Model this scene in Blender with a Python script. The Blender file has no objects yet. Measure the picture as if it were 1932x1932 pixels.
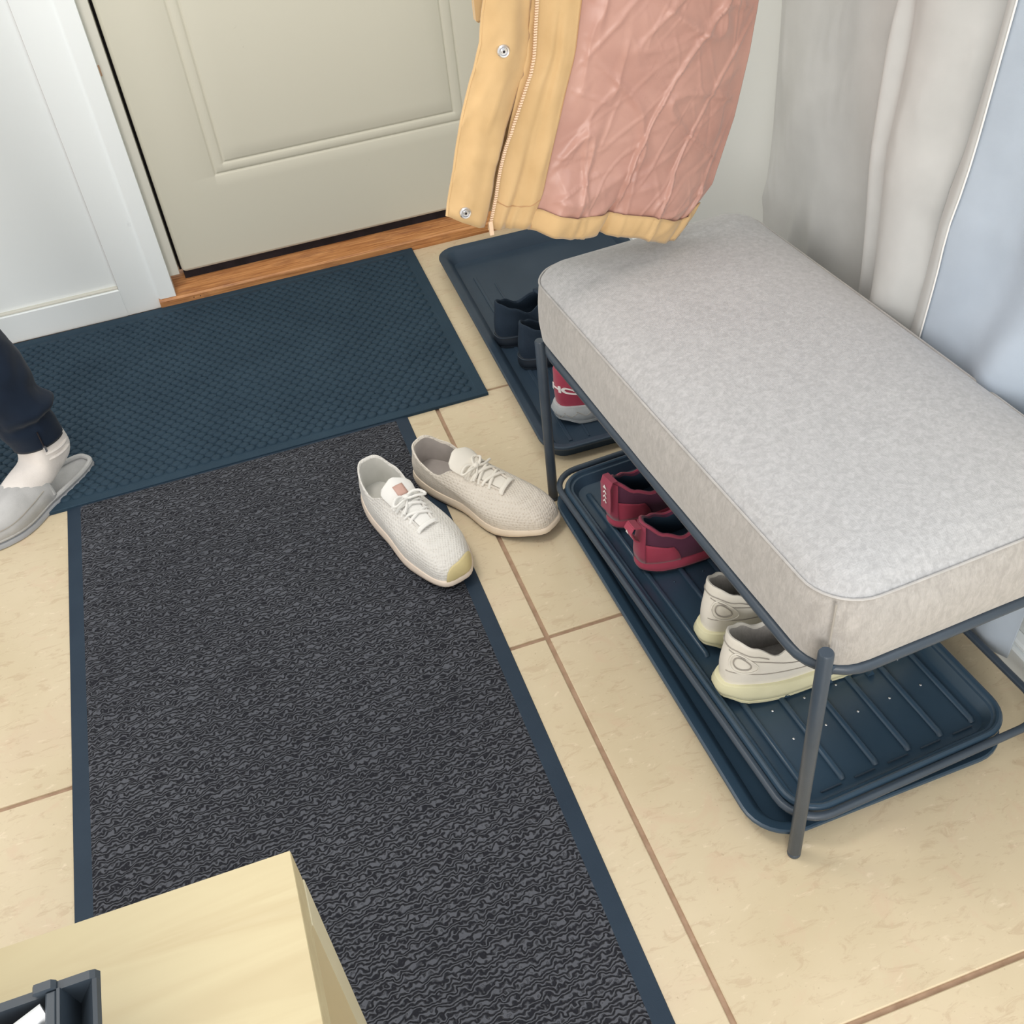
import bpy, math, random
from mathutils import Vector, Matrix, noise
from mathutils.bvhtree import BVHTree
random.seed(7)
D = bpy.data; SC = bpy.context.scene; COL = SC.collection
pi = math.pi

# ------------------------------------------------------------------ camera
cam_data = D.cameras.new('camera'); cam = D.objects.new('camera', cam_data); COL.objects.link(cam)
cam_data.sensor_width = 36; cam_data.sensor_fit = 'HORIZONTAL'; cam_data.lens = 36*2003.94/1932
cam_data.clip_start = .02
R = Matrix(((0.94497324, -0.31400232, -0.09180484), (0.2758928, 0.61409478, 0.73943949), (-0.17580884, -0.72407882, 0.66693411)))
M = R.transposed().to_4x4(); M.translation = Vector((0, 0, 1.14)); cam.matrix_world = M
SC.camera = cam
# ------------------------------------------------------------------ colour management
SC.view_settings.view_transform = 'Standard'; SC.view_settings.look = 'None'
SC.view_settings.gamma = 1; SC.view_settings.use_curve_mapping = False
SC.view_settings.exposure = 0.0
# ------------------------------------------------------------------ world
w = D.worlds.new('world'); SC.world = w; w.use_nodes = True
bg = w.node_tree.nodes['Background']; bg.inputs[0].default_value = (1.0, .975, .94, 1); bg.inputs[1].default_value = 1.05
# ------------------------------------------------------------------ lights
def area(name, loc, target, sx, sy, power, color):
    l = D.lights.new(name, 'AREA'); l.shape = 'RECTANGLE'; l.size = sx; l.size_y = sy; l.energy = power; l.color = color
    o = D.objects.new(name, l); COL.objects.link(o); o.location = loc
    o.rotation_euler = (Vector(target)-Vector(loc)).to_track_quat('-Z', 'Y').to_euler(); return o
area('window_daylight', (1.35, -.42, 1.62), (.25, .7, .2), 1.5, 1.1, 15, (.74, .87, 1.0))
area('behind_camera_fill', (-.9, -1.9, 1.25), (-.1, 2.0, .45), 1.6, 1.3, 62, (1.0, .97, .93))  # added fill behind the camera to brighten upright faces, no window modelled there
area('ceiling_lamp_light', (-.45, 1.25, 2.3), (-.3, 1.5, 0), .5, .5, 13, (1.0, .95, .88))

# ------------------------------------------------------------------ material helper
def lin(c):
    return tuple((x/12.92 if x <= .04045 else ((x+.055)/1.055)**2.4) for x in c)
class NM:
    def __init__(s, name, rough=.6, spec=.5, sheen=0, metal=0, coat=0):
        s.m = D.materials.new(name); s.m.use_nodes = True; s.t = s.m.node_tree; s.b = s.t.nodes['Principled BSDF']
        s.b.inputs['Roughness'].default_value = rough; s.b.inputs['Metallic'].default_value = metal
        s.b.inputs['Specular IOR Level'].default_value = spec
        if sheen: s.b.inputs['Sheen Weight'].default_value = sheen
        if coat: s.b.inputs['Coat Weight'].default_value = coat; s.b.inputs['Coat Roughness'].default_value = .15
        s.tc = None
    def n(s, k, **kw):
        x = s.t.nodes.new(k)
        for a, v in kw.items():
            setattr(x, a, v)
        return x
    def l(s, a, b): s.t.links.new(a, b)
    def co(s, scale=(1, 1, 1), rot=(0, 0, 0)):
        if s.tc is None: s.tc = s.n('ShaderNodeTexCoord')
        mp = s.n('ShaderNodeMapping'); s.l(s.tc.outputs['Object'], mp.inputs[0])
        mp.inputs['Scale'].default_value = scale; mp.inputs['Rotation'].default_value = rot; return mp.outputs[0]
    def noise(s, co, scale, detail=3, rough=.5, dist=0):
        x = s.n('ShaderNodeTexNoise'); s.l(co, x.inputs['Vector']); x.inputs['Scale'].default_value = scale
        x.inputs['Detail'].default_value = detail; x.inputs['Roughness'].default_value = rough; x.inputs['Distortion'].default_value = dist
        return x.outputs['Fac']
    def voro(s, co, scale, feature='F1', out='Distance', rnd=1):
        x = s.n('ShaderNodeTexVoronoi', feature=feature); s.l(co, x.inputs['Vector']); x.inputs['Scale'].default_value = scale
        x.inputs['Randomness'].default_value = rnd
        return x.outputs[out]
    def wave(s, co, scale, dist=0, dscale=1, dir='X'):
        x = s.n('ShaderNodeTexWave', bands_direction=dir); s.l(co, x.inputs['Vector']); x.inputs['Scale'].default_value = scale
        x.inputs['Distortion'].default_value = dist; x.inputs['Detail Scale'].default_value = dscale; return x.outputs['Fac']
    def ramp(s, fac, stops, interp='LINEAR'):
        r = s.n('ShaderNodeValToRGB'); s.l(fac, r.inputs[0]); r.color_ramp.interpolation = interp
        e = r.color_ramp.elements
        while len(e) < len(stops): e.new(.5)
        for i, (p, c) in enumerate(stops):
            e[i].position = p; e[i].color = (*lin(c), 1) if len(c) == 3 else c
        return r.outputs[0]
    def mix(s, fac, a, b, blend='MIX'):
        x = s.n('ShaderNodeMix', data_type='RGBA', blend_type=blend)
        for k, v in ((0, fac), (6, a), (7, b)):
            if hasattr(v, 'links') or isinstance(v, bpy.types.NodeSocket): s.l(v, x.inputs[k])
            elif k == 0: x.inputs[0].default_value = v
            else: x.inputs[k].default_value = (*lin(v), 1)
        return x.outputs[2]
    def math(s, op, a, b=0.0):
        x = s.n('ShaderNodeMath', operation=op)
        for i, v in enumerate((a, b)):
            if isinstance(v, bpy.types.NodeSocket): s.l(v, x.inputs[i])
            else: x.inputs[i].default_value = v
        return x.outputs[0]
    def color(s, c):
        if isinstance(c, tuple): s.b.inputs['Base Color'].default_value = (*lin(c), 1)
        else: s.l(c, s.b.inputs['Base Color'])
        return s
    def bump(s, h, strength=.3, dist=.002):
        b = s.n('ShaderNodeBump'); s.l(h, b.inputs['Height']); b.inputs['Strength'].default_value = strength
        b.inputs['Distance'].default_value = dist
        prev = s.b.inputs['Normal']
        if prev.links: s.l(prev.links[0].from_socket, b.inputs['Normal'])
        s.l(b.outputs[0], prev); return s
G = lambda v: (v, v, v)
def simple(name, c, rough=.6, var=.05, nscale=30, bump=0, bscale=200, **kw):
    n = NM(name, rough, **kw); co = n.co()
    a = tuple(max(0, x-var) for x in c); b = tuple(min(1, x+var) for x in c)
    n.color(n.ramp(n.noise(co, nscale, 4), [(.3, a), (.7, b)]))
    if bump: n.bump(n.noise(co, bscale, 3), bump, .001)
    return n.m

# -------- materials
def m_tile():
    n = NM('glazed_beige_tile', .22, .5); co = n.co((1, 1, 1), (0, 0, .6)); st = n.co((1, 2.4, 1), (0, 0, 2.15))
    base = n.ramp(n.noise(co, 5, 4, .55), [(.3, (.81, .75, .63)), (.55, (.84, .78, .665)), (.75, (.835, .765, .66))])
    f1 = n.ramp(n.noise(st, 42, 6, .68, .5), [(.60, G(0)), (.70, G(1))])
    f2 = n.ramp(n.noise(st, 30, 6, .7, .8), [(.36, G(1)), (.46, G(0))])
    f3 = n.ramp(n.noise(co, 14, 5, .65, 1.5), [(.56, G(0)), (.68, G(1))])
    f4 = n.ramp(n.noise(co, 160, 3, .6), [(.26, G(1)), (.32, G(0))])
    a = n.mix(n.math('MULTIPLY', f1, .75), base, (.90, .84, .74))
    b = n.mix(n.math('MULTIPLY', f2, .5), a, (.75, .66, .55))
    c = n.mix(n.math('MULTIPLY', f3, .35), b, (.83, .72, .62))
    d = n.mix(n.math('MULTIPLY', f4, .5), c, (.62, .53, .43))
    n.color(d); n.bump(n.noise(co, 18, 2), .02, .004); n.bump(n.noise(co, 300, 3), .04, .0006)
    return n.m
TILE = m_tile()
GROUT = simple('brown_grout', (.66, .55, .46), .9, .04, 60, .4, 300)
def m_paint(name, c, rough=.45):
    n = NM(name, rough, .4); co = n.co()
    n.color(n.mix(n.ramp(n.noise(co, 22, 5, .7, .6), [(.70, G(0)), (.74, G(1))]), c, tuple(x-.05 for x in c)))
    n.bump(n.noise(co, 90, 3), .05, .001); return n.m
WHITE = m_paint('white_gloss_paint', (.935, .955, .96), .4)
CREAM = m_paint('cream_door_paint', (.83, .82, .76), .5)
CREAM2 = m_paint('cream_jamb_paint', (.83, .825, .785), .5)
WALLM = m_paint('pale_wall_paint', (.84, .85, .84), .8)
CHIP = simple('bare_wood_chip', (.72, .58, .47), .8)
RECESS_SHADE = simple('recess_shadow_grey', (.70, .67, .67), .8, .03)  # grey for the painted shadow at the panel recess
def m_oak():
    n = NM('oak_threshold', .45, .4); co = n.co((1.2, 30, 30)); c2 = n.co((3, 12, 12))
    g = n.ramp(n.noise(co, 9, 5, .6, .6), [(.3, (.60, .38, .22)), (.5, (.77, .54, .34)), (.7, (.86, .64, .43))])
    d = n.ramp(n.noise(c2, 3.2, 5, .7), [(.5, G(0)), (.68, G(1))])
    n.color(n.mix(n.math('MULTIPLY', d, .55), g, (.50, .32, .24))); n.bump(n.noise(co, 14, 4), .25, .001); return n.m
OAK = m_oak()
def m_ply():
    n = NM('birch_veneer', .4, .4); co = n.co((1.6, 14, 14), (0, 0, -.03))
    g = n.ramp(n.noise(co, 2.2, 4, .5, .9), [(.25, (.725, .66, .51)), (.5, (.765, .71, .56)), (.62, (.735, .67, .52)), (.8, (.775, .725, .58))])
    n.color(g); n.bump(n.noise(n.co((4, 60, 60)), 10, 2), .05, .0005); return n.m
PLY = m_ply()
PLYE = simple('birch_edge_banding', (.78, .74, .62), .45, .015, 6)
PLYD = simple('birch_inner_panel', (.74, .62, .41), .5, .02, 6)
def m_runner():
    n = NM('charcoal_ribbed_carpet', .85, .25); co = n.co((1, 2.1, 1), (0, 0, .12))
    wv = n.n('ShaderNodeTexWave', bands_direction='Y'); n.l(n.co((1, 1, 1), (0, 0, -.10)), wv.inputs['Vector']); wv.inputs['Scale'].default_value = 56
    wv.inputs['Distortion'].default_value = 11; wv.inputs['Detail'].default_value = 1.0; wv.inputs['Detail Scale'].default_value = 1.9; wv.inputs['Detail Roughness'].default_value = .5
    a = n.math('ADD', n.math('MULTIPLY', wv.outputs['Fac'], .72), n.math('MULTIPLY', n.noise(co, 120, 1.5, .45, 1), .34))
    h = n.ramp(a, [(.22, G(0)), (.45, G(.7)), (.70, G(1))])
    big = n.noise(n.co(), 4, 3)
    top = n.ramp(big, [(.3, (.315, .325, .355)), (.7, (.355, .365, .395))])
    n.color(n.mix(n.ramp(a, [(.24, G(0)), (.46, G(1))]), (.12, .125, .155), top))
    n.bump(h, 1.0, .0042); n.bump(n.noise(n.co(), 900, 2), .5, .0006); return n.m
RUNNER = m_runner()
RUBBER = simple('haze_blue_black_rubber', (.14, .205, .27), .62, .012, 12, .25, 700, spec=.35)  # black rubbers lifted toward navy, lens haze put into the colour
RUBBER2 = simple('doormat_haze_black_rubber', (.145, .232, .295), .7, .015, 9, .4, 500, spec=.3)
TRAYM = simple('haze_blue_black_plastic', (.20, .28, .35), .30, .012, 10, .08, 500, spec=.45)  # black plastic with the bluish lens haze mixed into its base colour
TRAYM2 = simple('haze_satin_black_plastic', (.185, .25, .315), .42, .012, 10, .08, 500, spec=.4)  # same haze lift painted into the satin black
METAL = simple('dark_powder_coated_steel', (.23, .275, .325), .38, .012, 30, .15, 900, spec=.5)
def m_chenille(name, c, dv=.05, stretch=(1, 1, 1)):
    n = NM(name, .9, .2, sheen=.35); co = n.co(stretch)
    a = n.noise(co, 150, 5, .75, .6); b = n.noise(co, 9, 4, .6)
    f = n.ramp(a, [(.38, G(0)), (.66, G(1))])
    lo = tuple(x-dv for x in c); hi = tuple(min(1, x+dv*.9) for x in c)
    base = n.mix(f, lo, hi); base = n.mix(n.math('MULTIPLY', b, .25), base, tuple(x-.04 for x in c)); n.color(base)
    wv = n.math('MULTIPLY', n.wave(n.co((1, 1, 1), (0, 0, 0)), 150, 0), n.wave(n.co((1, 1, 1)), 150, 0, 1, 'Y'))
    n.bump(wv, .25, .0006); n.bump(a, .3, .001); return n.m
SEATTOP = m_chenille('grey_chenille_lit_top', (.69, .69, .695))  # same fabric as the side, lighter tone paints the lit top
SEATSIDE = m_chenille('grey_chenille_shaded_side', (.675, .66, .645), .045, (1, 1, .45))  # darker, warmer copy of the seat fabric, painting the shaded sides
PIPING = simple('grey_piping', (.70, .69, .68), .8, .03, 60, .3, 500)
def m_cloth(name, c, rough=.75, weave=900, var=.02, sheen=.2, trans=0, b=.2, spec=.3):
    n = NM(name, rough, spec, sheen=sheen); co = n.co()
    n.color(n.ramp(n.noise(co, 25, 4), [(.3, tuple(x-var for x in c)), (.7, tuple(min(1, x+var) for x in c))]))
    n.bump(n.noise(n.co((1, 1, 3)), weave, 2), b, .0006)
    if trans:
        tr = n.n('ShaderNodeBsdfTranslucent'); tr.inputs[0].default_value = (*lin(c), 1)
        ms = n.n('ShaderNodeMixShader'); ms.inputs[0].default_value = trans
        n.l(n.b.outputs[0], ms.inputs[1]); n.l(tr.outputs[0], ms.inputs[2])
        n.l(ms.outputs[0], n.t.nodes['Material Output'].inputs[0])
    return n.m
CURT_A = m_cloth('cream_curtain_cloth', (.82, .825, .82), .8, 500, .015, .2, .25)
CURT_B = m_cloth('daylight_tinted_curtain_cloth', (.785, .83, .88), .6, 500, .015, .2, .35)  # cool window light and lens haze tinted into white cloth
TAN = m_cloth('tan_cotton', (.79, .66, .475), .75, 900, .02)
def m_lining():
    n = NM('dusty_pink_nylon', .38, .45, sheen=.2); co = n.co()
    n.color(n.ramp(n.noise(co, 12, 4), [(.3, (.70, .525, .475)), (.7, (.755, .585, .53))]))
    v = n.voro(n.co((1, 1, .8), (0, .5, 0)), 22, 'DISTANCE_TO_EDGE'); n.bump(n.ramp(v, [(0, G(0)), (.25, G(1))]), .12, .001)
    n.bump(n.noise(n.co((1.2, 1, .7), (0, .6, 0)), 34, 3, .5, .4), .15, .002); n.bump(n.noise(co, 110, 2), .12, .001); return n.m
LINING = m_lining()
NAVY = m_cloth('navy_jersey', (.055, .115, .19), .85, 700, .012, .08)
SOCK = m_cloth('white_ribbed_knit', (.90, .875, .855), .9, 500, .03, .3, 0, .6)
SUEDE = m_cloth('grey_suede', (.70, .70, .70), .9, 500, .045, .35, 0, .5)
SUEDE_D = m_cloth('grey_rubber_edge', (.62, .63, .65), .8, 500, .02, .1)
SILVER = simple('silver_snap_metal', (.86, .86, .87), .25, .02, 40, metal=.9)
DARKM = simple('dark_recess', (.10, .07, .10), .8)
SKIN = simple('skin', (.80, .62, .52), .55, .02, 20)
HAIR = simple('dark_brown_hair', (.16, .11, .08), .6, .03, 60)
KNIT_TOP = m_cloth('charcoal_sweater_knit', (.30, .31, .34), .9, 300, .02, .3)
def m_knit(name, c, dark, scale=260, ang=.5):
    n = NM(name, .85, .25, sheen=.15); co = n.co((1, 1, .9), (0, 0, ang)); v = n.voro(co, scale, 'F1', 'Distance', .25)
    big = n.noise(n.co(), 30, 3)
    n.color(n.mix(n.ramp(v, [(.0, G(1)), (.32, G(0))]), n.ramp(big, [(.3, tuple(x-.025 for x in c)), (.7, c)]), dark))
    n.bump(v, .8, .0016); return n.m
KNIT1 = m_knit('white_knit', (.905, .895, .875), (.80, .77, .73))
KNIT2 = m_knit('ivory_knit', (.875, .845, .80), (.72, .66, .59))
LACE1 = m_cloth('white_lace', (.94, .935, .92), .8, 1500, .01, .2, 0, .3)
LACE2 = m_cloth('ivory_lace', (.90, .88, .84), .8, 1500, .01, .2, 0, .3)
LIN1 = m_cloth('white_terry_lining', (.83, .825, .80), .9, 600, .03, .3)
LIN2 = m_cloth('grey_worn_insole', (.70, .67, .65), .9, 600, .04, .3)
MIDS = simple('peach_foam', (.90, .84, .78), .6, .02, 40, .2, 400)
MIDS2 = simple('cream_foam', (.90, .84, .76), .6, .02, 40, .2, 400)
OUTS = simple('dark_outsole', (.28, .25, .25), .8, .02)
TOECAP = simple('yellowed_toe_rubber', (.84, .78, .58), .5, .02, 40)
TAG = simple('dusty_rose_tag', (.79, .64, .59), .6, .02, 60)
BLK = simple('haze_blue_black_canvas', (.10, .17, .24), .8, .012, 40, .4, 600)  # black shoe cloth and soles tinted navy to carry the haze
BLKS = simple('haze_black_rubber_sole', (.13, .165, .21), .55, .012, 40)
RED = m_cloth('red_mesh', (.64, .235, .325), .7, 700, .02)
REDD = m_cloth('dark_red_mesh', (.34, .165, .26), .8, 700, .02)
REDT = m_cloth('red_tape', (.58, .225, .315), .75, 900, .015)
GREYF = simple('pale_grey_foam', (.70, .72, .73), .6, .03, 40, .3, 250)
BEIGEF = simple('off_white_leather', (.89, .875, .84), .5, .012, 40, .15, 400)
CREAMF = simple('cream_rubber_sole', (.86, .845, .71), .5, .02, 30, .15, 300)
WPRINT = simple('white_print', (.92, .90, .90), .6, .01)
PAPER = simple('white_paper', (.92, .93, .94), .7, .01)
KRAFT = simple('kraft_card', (.76, .58, .42), .8, .03)
ORGM = simple('black_satin_organiser', (.20, .235, .27), .45, .015, 30)
SEAMG = simple('grey_stitch_line', (.62, .60, .57), .8, .02)

# ------------------------------------------------------------------ mesh builder
def put(o, parent=None, loc=None, rotz=None):
    COL.objects.link(o)
    if parent is not None: o.parent = parent
    if loc is not None: o.location = loc
    if rotz is not None: o.rotation_euler = (0, 0, rotz)
    return o
class MB:
    def __init__(s): s.v = []; s.f = []
    def add(s, v, f):
        b = len(s.v); s.v += [tuple(p) for p in v]; s.f += [tuple(i+b for i in q) for q in f]; return s
    def box(s, a, b, bev=0):
        x0, y0, z0 = a; x1, y1, z1 = b
        if bev:
            e = bev
            L = lambda i, z: [(x0+i, y0+i, z), (x1-i, y0+i, z), (x1-i, y1-i, z), (x0+i, y1-i, z)]
            return s.loft([L(e, z0), L(0, z0+e), L(0, z1-e), L(e, z1)], cap=True)
        v = [(x, y, z) for z in (z0, z1) for x, y in ((x0, y0), (x1, y0), (x1, y1), (x0, y1))]
        return s.add(v, [(3, 2, 1, 0), (4, 5, 6, 7), (0, 1, 5, 4), (1, 2, 6, 5), (2, 3, 7, 6), (3, 0, 4, 7)])
    def loft(s, rings, cap=False, close=True, cap0=None, cap1=None):
        n = len(rings[0]); v = [p for r in rings for p in r]; f = []
        for i in range(len(rings)-1):
            for j in range(n if close else n-1):
                k = (j+1) % n; f.append((i*n+j, i*n+k, (i+1)*n+k, (i+1)*n+j))
        if cap or cap0: f.append(tuple(range(n-1, -1, -1)))
        if cap or cap1: f.append(tuple((len(rings)-1)*n+j for j in range(n)))
        return s.add(v, f)
    def tube(s, pts, r, seg=8, closed=False, flat=1, cap=True):
        pts = [Vector(p) for p in pts]; n = len(pts); rings = []; up = None
        for i, p in enumerate(pts):
            a = pts[(i-1) % n] if (closed or i > 0) else p; b = pts[(i+1) % n] if (closed or i < n-1) else p
            t = (b-a).normalized()
            if up is None:
                up = Vector((0, 0, 1)) if abs(t.z) < .9 else Vector((1, 0, 0))
            up = (up - t*up.dot(t)); up.normalize(); sd = t.cross(up)
            rr_ = r(i/(n-1)) if callable(r) else r
            rings.append([p + sd*math.cos(2*pi*k/seg)*rr_ + up*math.sin(2*pi*k/seg)*rr_*flat for k in range(seg)])
        if closed: rings.append(rings[0])
        return s.loft(rings, cap=cap and not closed)
    def ball(s, c, r, sc=(1, 1, 1), n=10, m=6):
        rings = []
        for i in range(m+1):
            a = -pi/2+pi*i/m; rings.append([(c[0]+r*sc[0]*math.cos(a)*math.cos(2*pi*k/n), c[1]+r*sc[1]*math.cos(a)*math.sin(2*pi*k/n), c[2]+r*sc[2]*math.sin(a)) for k in range(n)])
        return s.loft(rings)
    def grid(s, nu, nv, fn):
        v = [fn(i/(nu-1), j/(nv-1)) for j in range(nv) for i in range(nu)]
        return s.add(v, [(j*nu+i, j*nu+i+1, (j+1)*nu+i+1, (j+1)*nu+i) for j in range(nv-1) for i in range(nu-1)])
    def mesh(s, name, mat, smooth=True, angle=40):
        me = D.meshes.new(name); me.from_pydata(s.v, [], s.f); me.materials.append(mat); me.validate()
        if smooth:
            me.polygons.foreach_set('use_smooth', [True]*len(me.polygons))
            if angle < 180: me.set_sharp_from_angle(angle=math.radians(angle))
        return me
    def build(s, name, mat, parent=None, smooth=True, angle=40, loc=None, rotz=None, thick=0, sub=0):
        o = D.objects.new(name, s.mesh(name, mat, smooth, angle)); put(o, parent, loc, rotz)
        if thick:
            m = o.modifiers.new('thickness', 'SOLIDIFY'); m.thickness = thick; m.offset = 0
        if sub:
            m = o.modifiers.new('smooth', 'SUBSURF'); m.levels = sub; m.render_levels = sub
        return o
def tag(o, label=None, cat=None, group=None, kind=None):
    if label: o['label'] = label
    if cat: o['category'] = cat
    if group: o['group'] = group
    if kind: o['kind'] = kind
    return o
def empty(name, loc=(0, 0, 0), rotz=0):
    o = D.objects.new(name, None); o.empty_display_size = .05; return put(o, None, loc, rotz)
def interp(pts, x):
    if x <= pts[0][0]: return pts[0][1]
    for (a, va), (b, vb) in zip(pts, pts[1:]):
        if x <= b:
            t = (x-a)/(b-a); t = t*t*(3-2*t) if len(pts) < 99 else t; return va+(vb-va)*t
    return pts[-1][1]
def lerpi(pts, x):
    if x <= pts[0][0]: return pts[0][1]
    for (a, va), (b, vb) in zip(pts, pts[1:]):
        if x <= b: return va+(vb-va)*(x-a)/(b-a)
    return pts[-1][1]
def rr(x0, y0, x1, y1, r, z, n=7):
    p = []
    for cx, cy, a0 in ((x1-r, y1-r, 0), (x0+r, y1-r, 90), (x0+r, y0+r, 180), (x1-r, y0+r, 270)):
        for k in range(n+1):
            a = math.radians(a0+90*k/n); p.append((cx+r*math.cos(a), cy+r*math.sin(a), z))
    return p

# ================================================================== THE SETTING
fl = MB().box((-1.62, -1.52, -.05), (1.02, 2.45, -.0035)).build('floor', GROUT, None, False); tag(fl, kind='structure')
S_ = .611; g = .0033
for i in range(-3, 2):
    for j in range(-4, 3):
        x0 = .263+i*S_; y0 = .355+j*S_
        x1 = min(x0+S_, 1.0); y1 = min(y0+S_, 2.17)
        x0c = max(x0, -1.6)
        if x1-x0c < .05: continue
        cx, cy = (x0+x1)/2, (y0+y1)/2
        t = MB().box((x0c+g-cx, y0+g-cy, -.01), (x1-g-cx, y1-g-cy, 0), .0012).build('tile', TILE, fl, False, loc=(cx, cy, 0))

# back wall: board and batten panelling left of the door
wb = MB().box((-1.62, 2.192, 0), (-.155, 2.29, 2.4)).build('wall_back', WHITE, None, False); tag(wb, kind='structure')
MB().box((-.262, 2.180, .0), (-.186, 2.194, 2.4), .0015).build('stile', WHITE, wb, False)
MB().box((-1.0, 2.180, .068), (-.93, 2.194, 2.4), .0015).build('stile', WHITE, wb, False)
MB().box((-.2635, 2.1885, .07), (-.2585, 2.1925, 2.4)).build('recess_shadow_strip', RECESS_SHADE, wb, False)  # grey strip painting the shadow along the recessed panel edge
bb = MB().box((-1.62, 2.178, 0), (-.262, 2.194, .064), .002).build('baseboard_back', WHITE, None, False); tag(bb, kind='structure')
MB().box((-1.62, 2.182, .0635), (-.263, 2.194, .0685), .0015).build('top_bead', CREAM2, bb, False)
# casing and jamb
tr = MB().box((-.187, 2.172, .021), (-.153, 2.21, 2.08), .003).build('trim_1', WHITE, None, False); tag(tr, kind='structure')
MB().box((-.189, 2.176, .0), (-.1855, 2.18, 2.08)).build('edge_bead', WHITE, tr, False)
MB().box((-.153, 2.192, .060), (-.1325, 2.235, 2.08), .0015).build('jamb', CREAM2, tr, False)
MB().box((-.1545, 2.1905, .485), (-.1500, 2.1925, .505)).build('bare_chip', CHIP, tr, False)
tr2 = MB().box((.665, 2.172, .021), (.76, 2.21, 2.08), .003).build('trim_2', WHITE, None, False); tag(tr2, kind='structure')
MB().box((-.1325, 2.235, .05), (-.105, 2.25, 2.08)).build('weatherstrip', DARKM, tr, False)
wb2 = MB().box((.76, 2.192, 0), (1.02, 2.29, 2.4)).build('wall_back_right', WALLM, None, False); tag(wb2, kind='structure')
wb3 = MB().box((-.155, 2.192, 2.08), (.76, 2.29, 2.4)).build('wall_back_top', WALLM, None, False); tag(wb3, kind='structure')
MB()
# door slab with embossed double groove
def door():
    x0, x1, z0, z1, yf = -.126, .655, .056, 2.06, 2.205
    mb = MB(); grooves = []
    gx = [(-.002), .022]; 
    def depth(x, z):
        d = 0
        for k, (gx0, gx1, gz0, gz1) in enumerate(((0.0, .538, .250, .98), (.022, .516, .271, .96))):
            for zz0, zz1 in ((gz0, gz1), (gz0+.87+k*0, 1.93-(k*.02))):
                dx = max(gx0-x, x-gx1); dz = max(zz0-z, z-zz1)
                sd = max(dx, dz)
                a = abs(sd)
                if a < .0045: d = max(d, .0028*(math.cos(a/.0045*pi)+1)/2)
        return d
    def axis(marks, lo, hi, coarse):
        s = {lo, hi}
        for m in marks:
            for k in (-.0045, -.0030, -.0015, 0, .0015, .0030, .0045): s.add(m+k)
        a = lo
        while a < hi: s.add(a); a += coarse
        return sorted(q for q in s if lo <= q <= hi)
    xs = axis((0, .538, .022, .516), x0+.006, x1-.006, .06)
    zs = axis((.25, .98, .271, .96, 1.12, 1.141, 1.93, 1.91), z0+.006, z1-.006, .08)
    n = len(xs); v = [(x, yf+depth(x, z), z) for z in zs for x in xs]
    f = [(j*n+i, j*n+i+1, (j+1)*n+i+1, (j+1)*n+i) for j in range(len(zs)-1) for i in range(n-1)]
    mb.add(v, f)
    O = lambda e, y: [(x0+e, y, z0+e), (x1-e, y, z0+e), (x1-e, y, z1-e), (x0+e, y, z1-e)]
    def ring(e, y, r=.01):
        p = []
        for cx, cz, a0 in ((x1-e-r, z1-e-r, 0), (x0+e+r, z1-e-r, 90), (x0+e+r, z0+e+r, 180), (x1-e-r, z0+e+r, 270)):
            for k in range(5):
                a = math.radians(a0+22.5*k); p.append((cx+r*math.cos(a), y, cz+r*math.sin(a)))
        return p
    mb.loft([ring(.006, yf, .004), ring(.0015, yf+.0012, .008), ring(0, yf+.004, .01), ring(0, yf+.04, .01)])
    o = mb.build('door_1', CREAM, None, True, 50); tag(o, kind='structure')
    h = MB().tube([(.60, yf, 1.0), (.60, yf-.05, 1.0)], .011, 12)
    h.ball((.60, yf-.06, 1.0), .027, (1, .7, 1), 16, 8); h.tube([(.60, yf+.001, 1.0), (.60, yf-.006, 1.0)], .03, 20)
    h.build('door_knob', SILVER, o)
    MB().box((x0, yf+.042, z0-.03), (x1, yf+.05, z1)).build('outer_face', DARKM, o, False)
    MB().box((x0+.001, yf+.014, .028), (x1, yf+.04, z0)).build('door_sweep', DARKM, o, False)
door()
# oak threshold
th = MB()
prof = [(2.168, -.003), (2.1665, .008), (2.1665, .019), (2.170, .0225), (2.178, .0235), (2.205, .027), (2.222, .036), (2.238, .040), (2.26, .040), (2.26, -.003)]
rings = []
for k in range(60):
    x = -.190+(.93)*k/59
    rings.append([(x, y+(.0006*noise.noise(Vector((x*30, z*80, 0))) if i in (3, 4) else 0), z) for i, (y, z) in enumerate(prof)])
th.loft(rings, cap=True); th = th.build('threshold', OAK, None, True, 25); th.name = 'trim_3'; tag(th, kind='structure')
for dx in (-.118, -.104): MB().ball((dx, 2.1665, .0135), .0012, (1, .4, 1), 8, 4).build('nail_hole', DARKM, th)
# right wall with a window out of frame
wr = MB()
X0, X1 = .825, .90
for a, b in (((X0, -1.5, 0), (X1, 2.2, .78)), ((X0, -1.5, 1.85), (X1, 2.2, 2.4)), ((X0, .52, .78), (X1, 2.2, 1.85)), ((X0, -1.5, .78), (X1, -.85, 1.85))): wr.box(a, b)
wr = wr.build('wall_right', WALLM, None, False); tag(wr, kind='structure')
wn = MB()
for a, b in (((.832, -.849, .822), (.88, -.80, 1.809)), ((.832, .47, .822), (.88, .519, 1.809)), ((.832, -.849, .781), (.88, .519, .82)), ((.832, -.849, 1.811), (.88, .519, 1.849)), ((.84, -.185, .822), (.87, -.155, 1.809))): wn.box(a, b)
wn = wn.build('window_1', WHITE, None, False); tag(wn, kind='structure')
MB().box((.80, -.88, .755), (.85, .55, .779), .003).build('window_sill', WHITE, wn, False)
b2 = MB().box((.803, -1.5, 0), (.826, 2.18, .036), .002).build('baseboard_right', WHITE, None, False); tag(b2, kind='structure')
MB().box((.8085, -1.5, .036), (.826, 2.18, .046), .003).build('top_bead', WHITE, b2, False)

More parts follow.
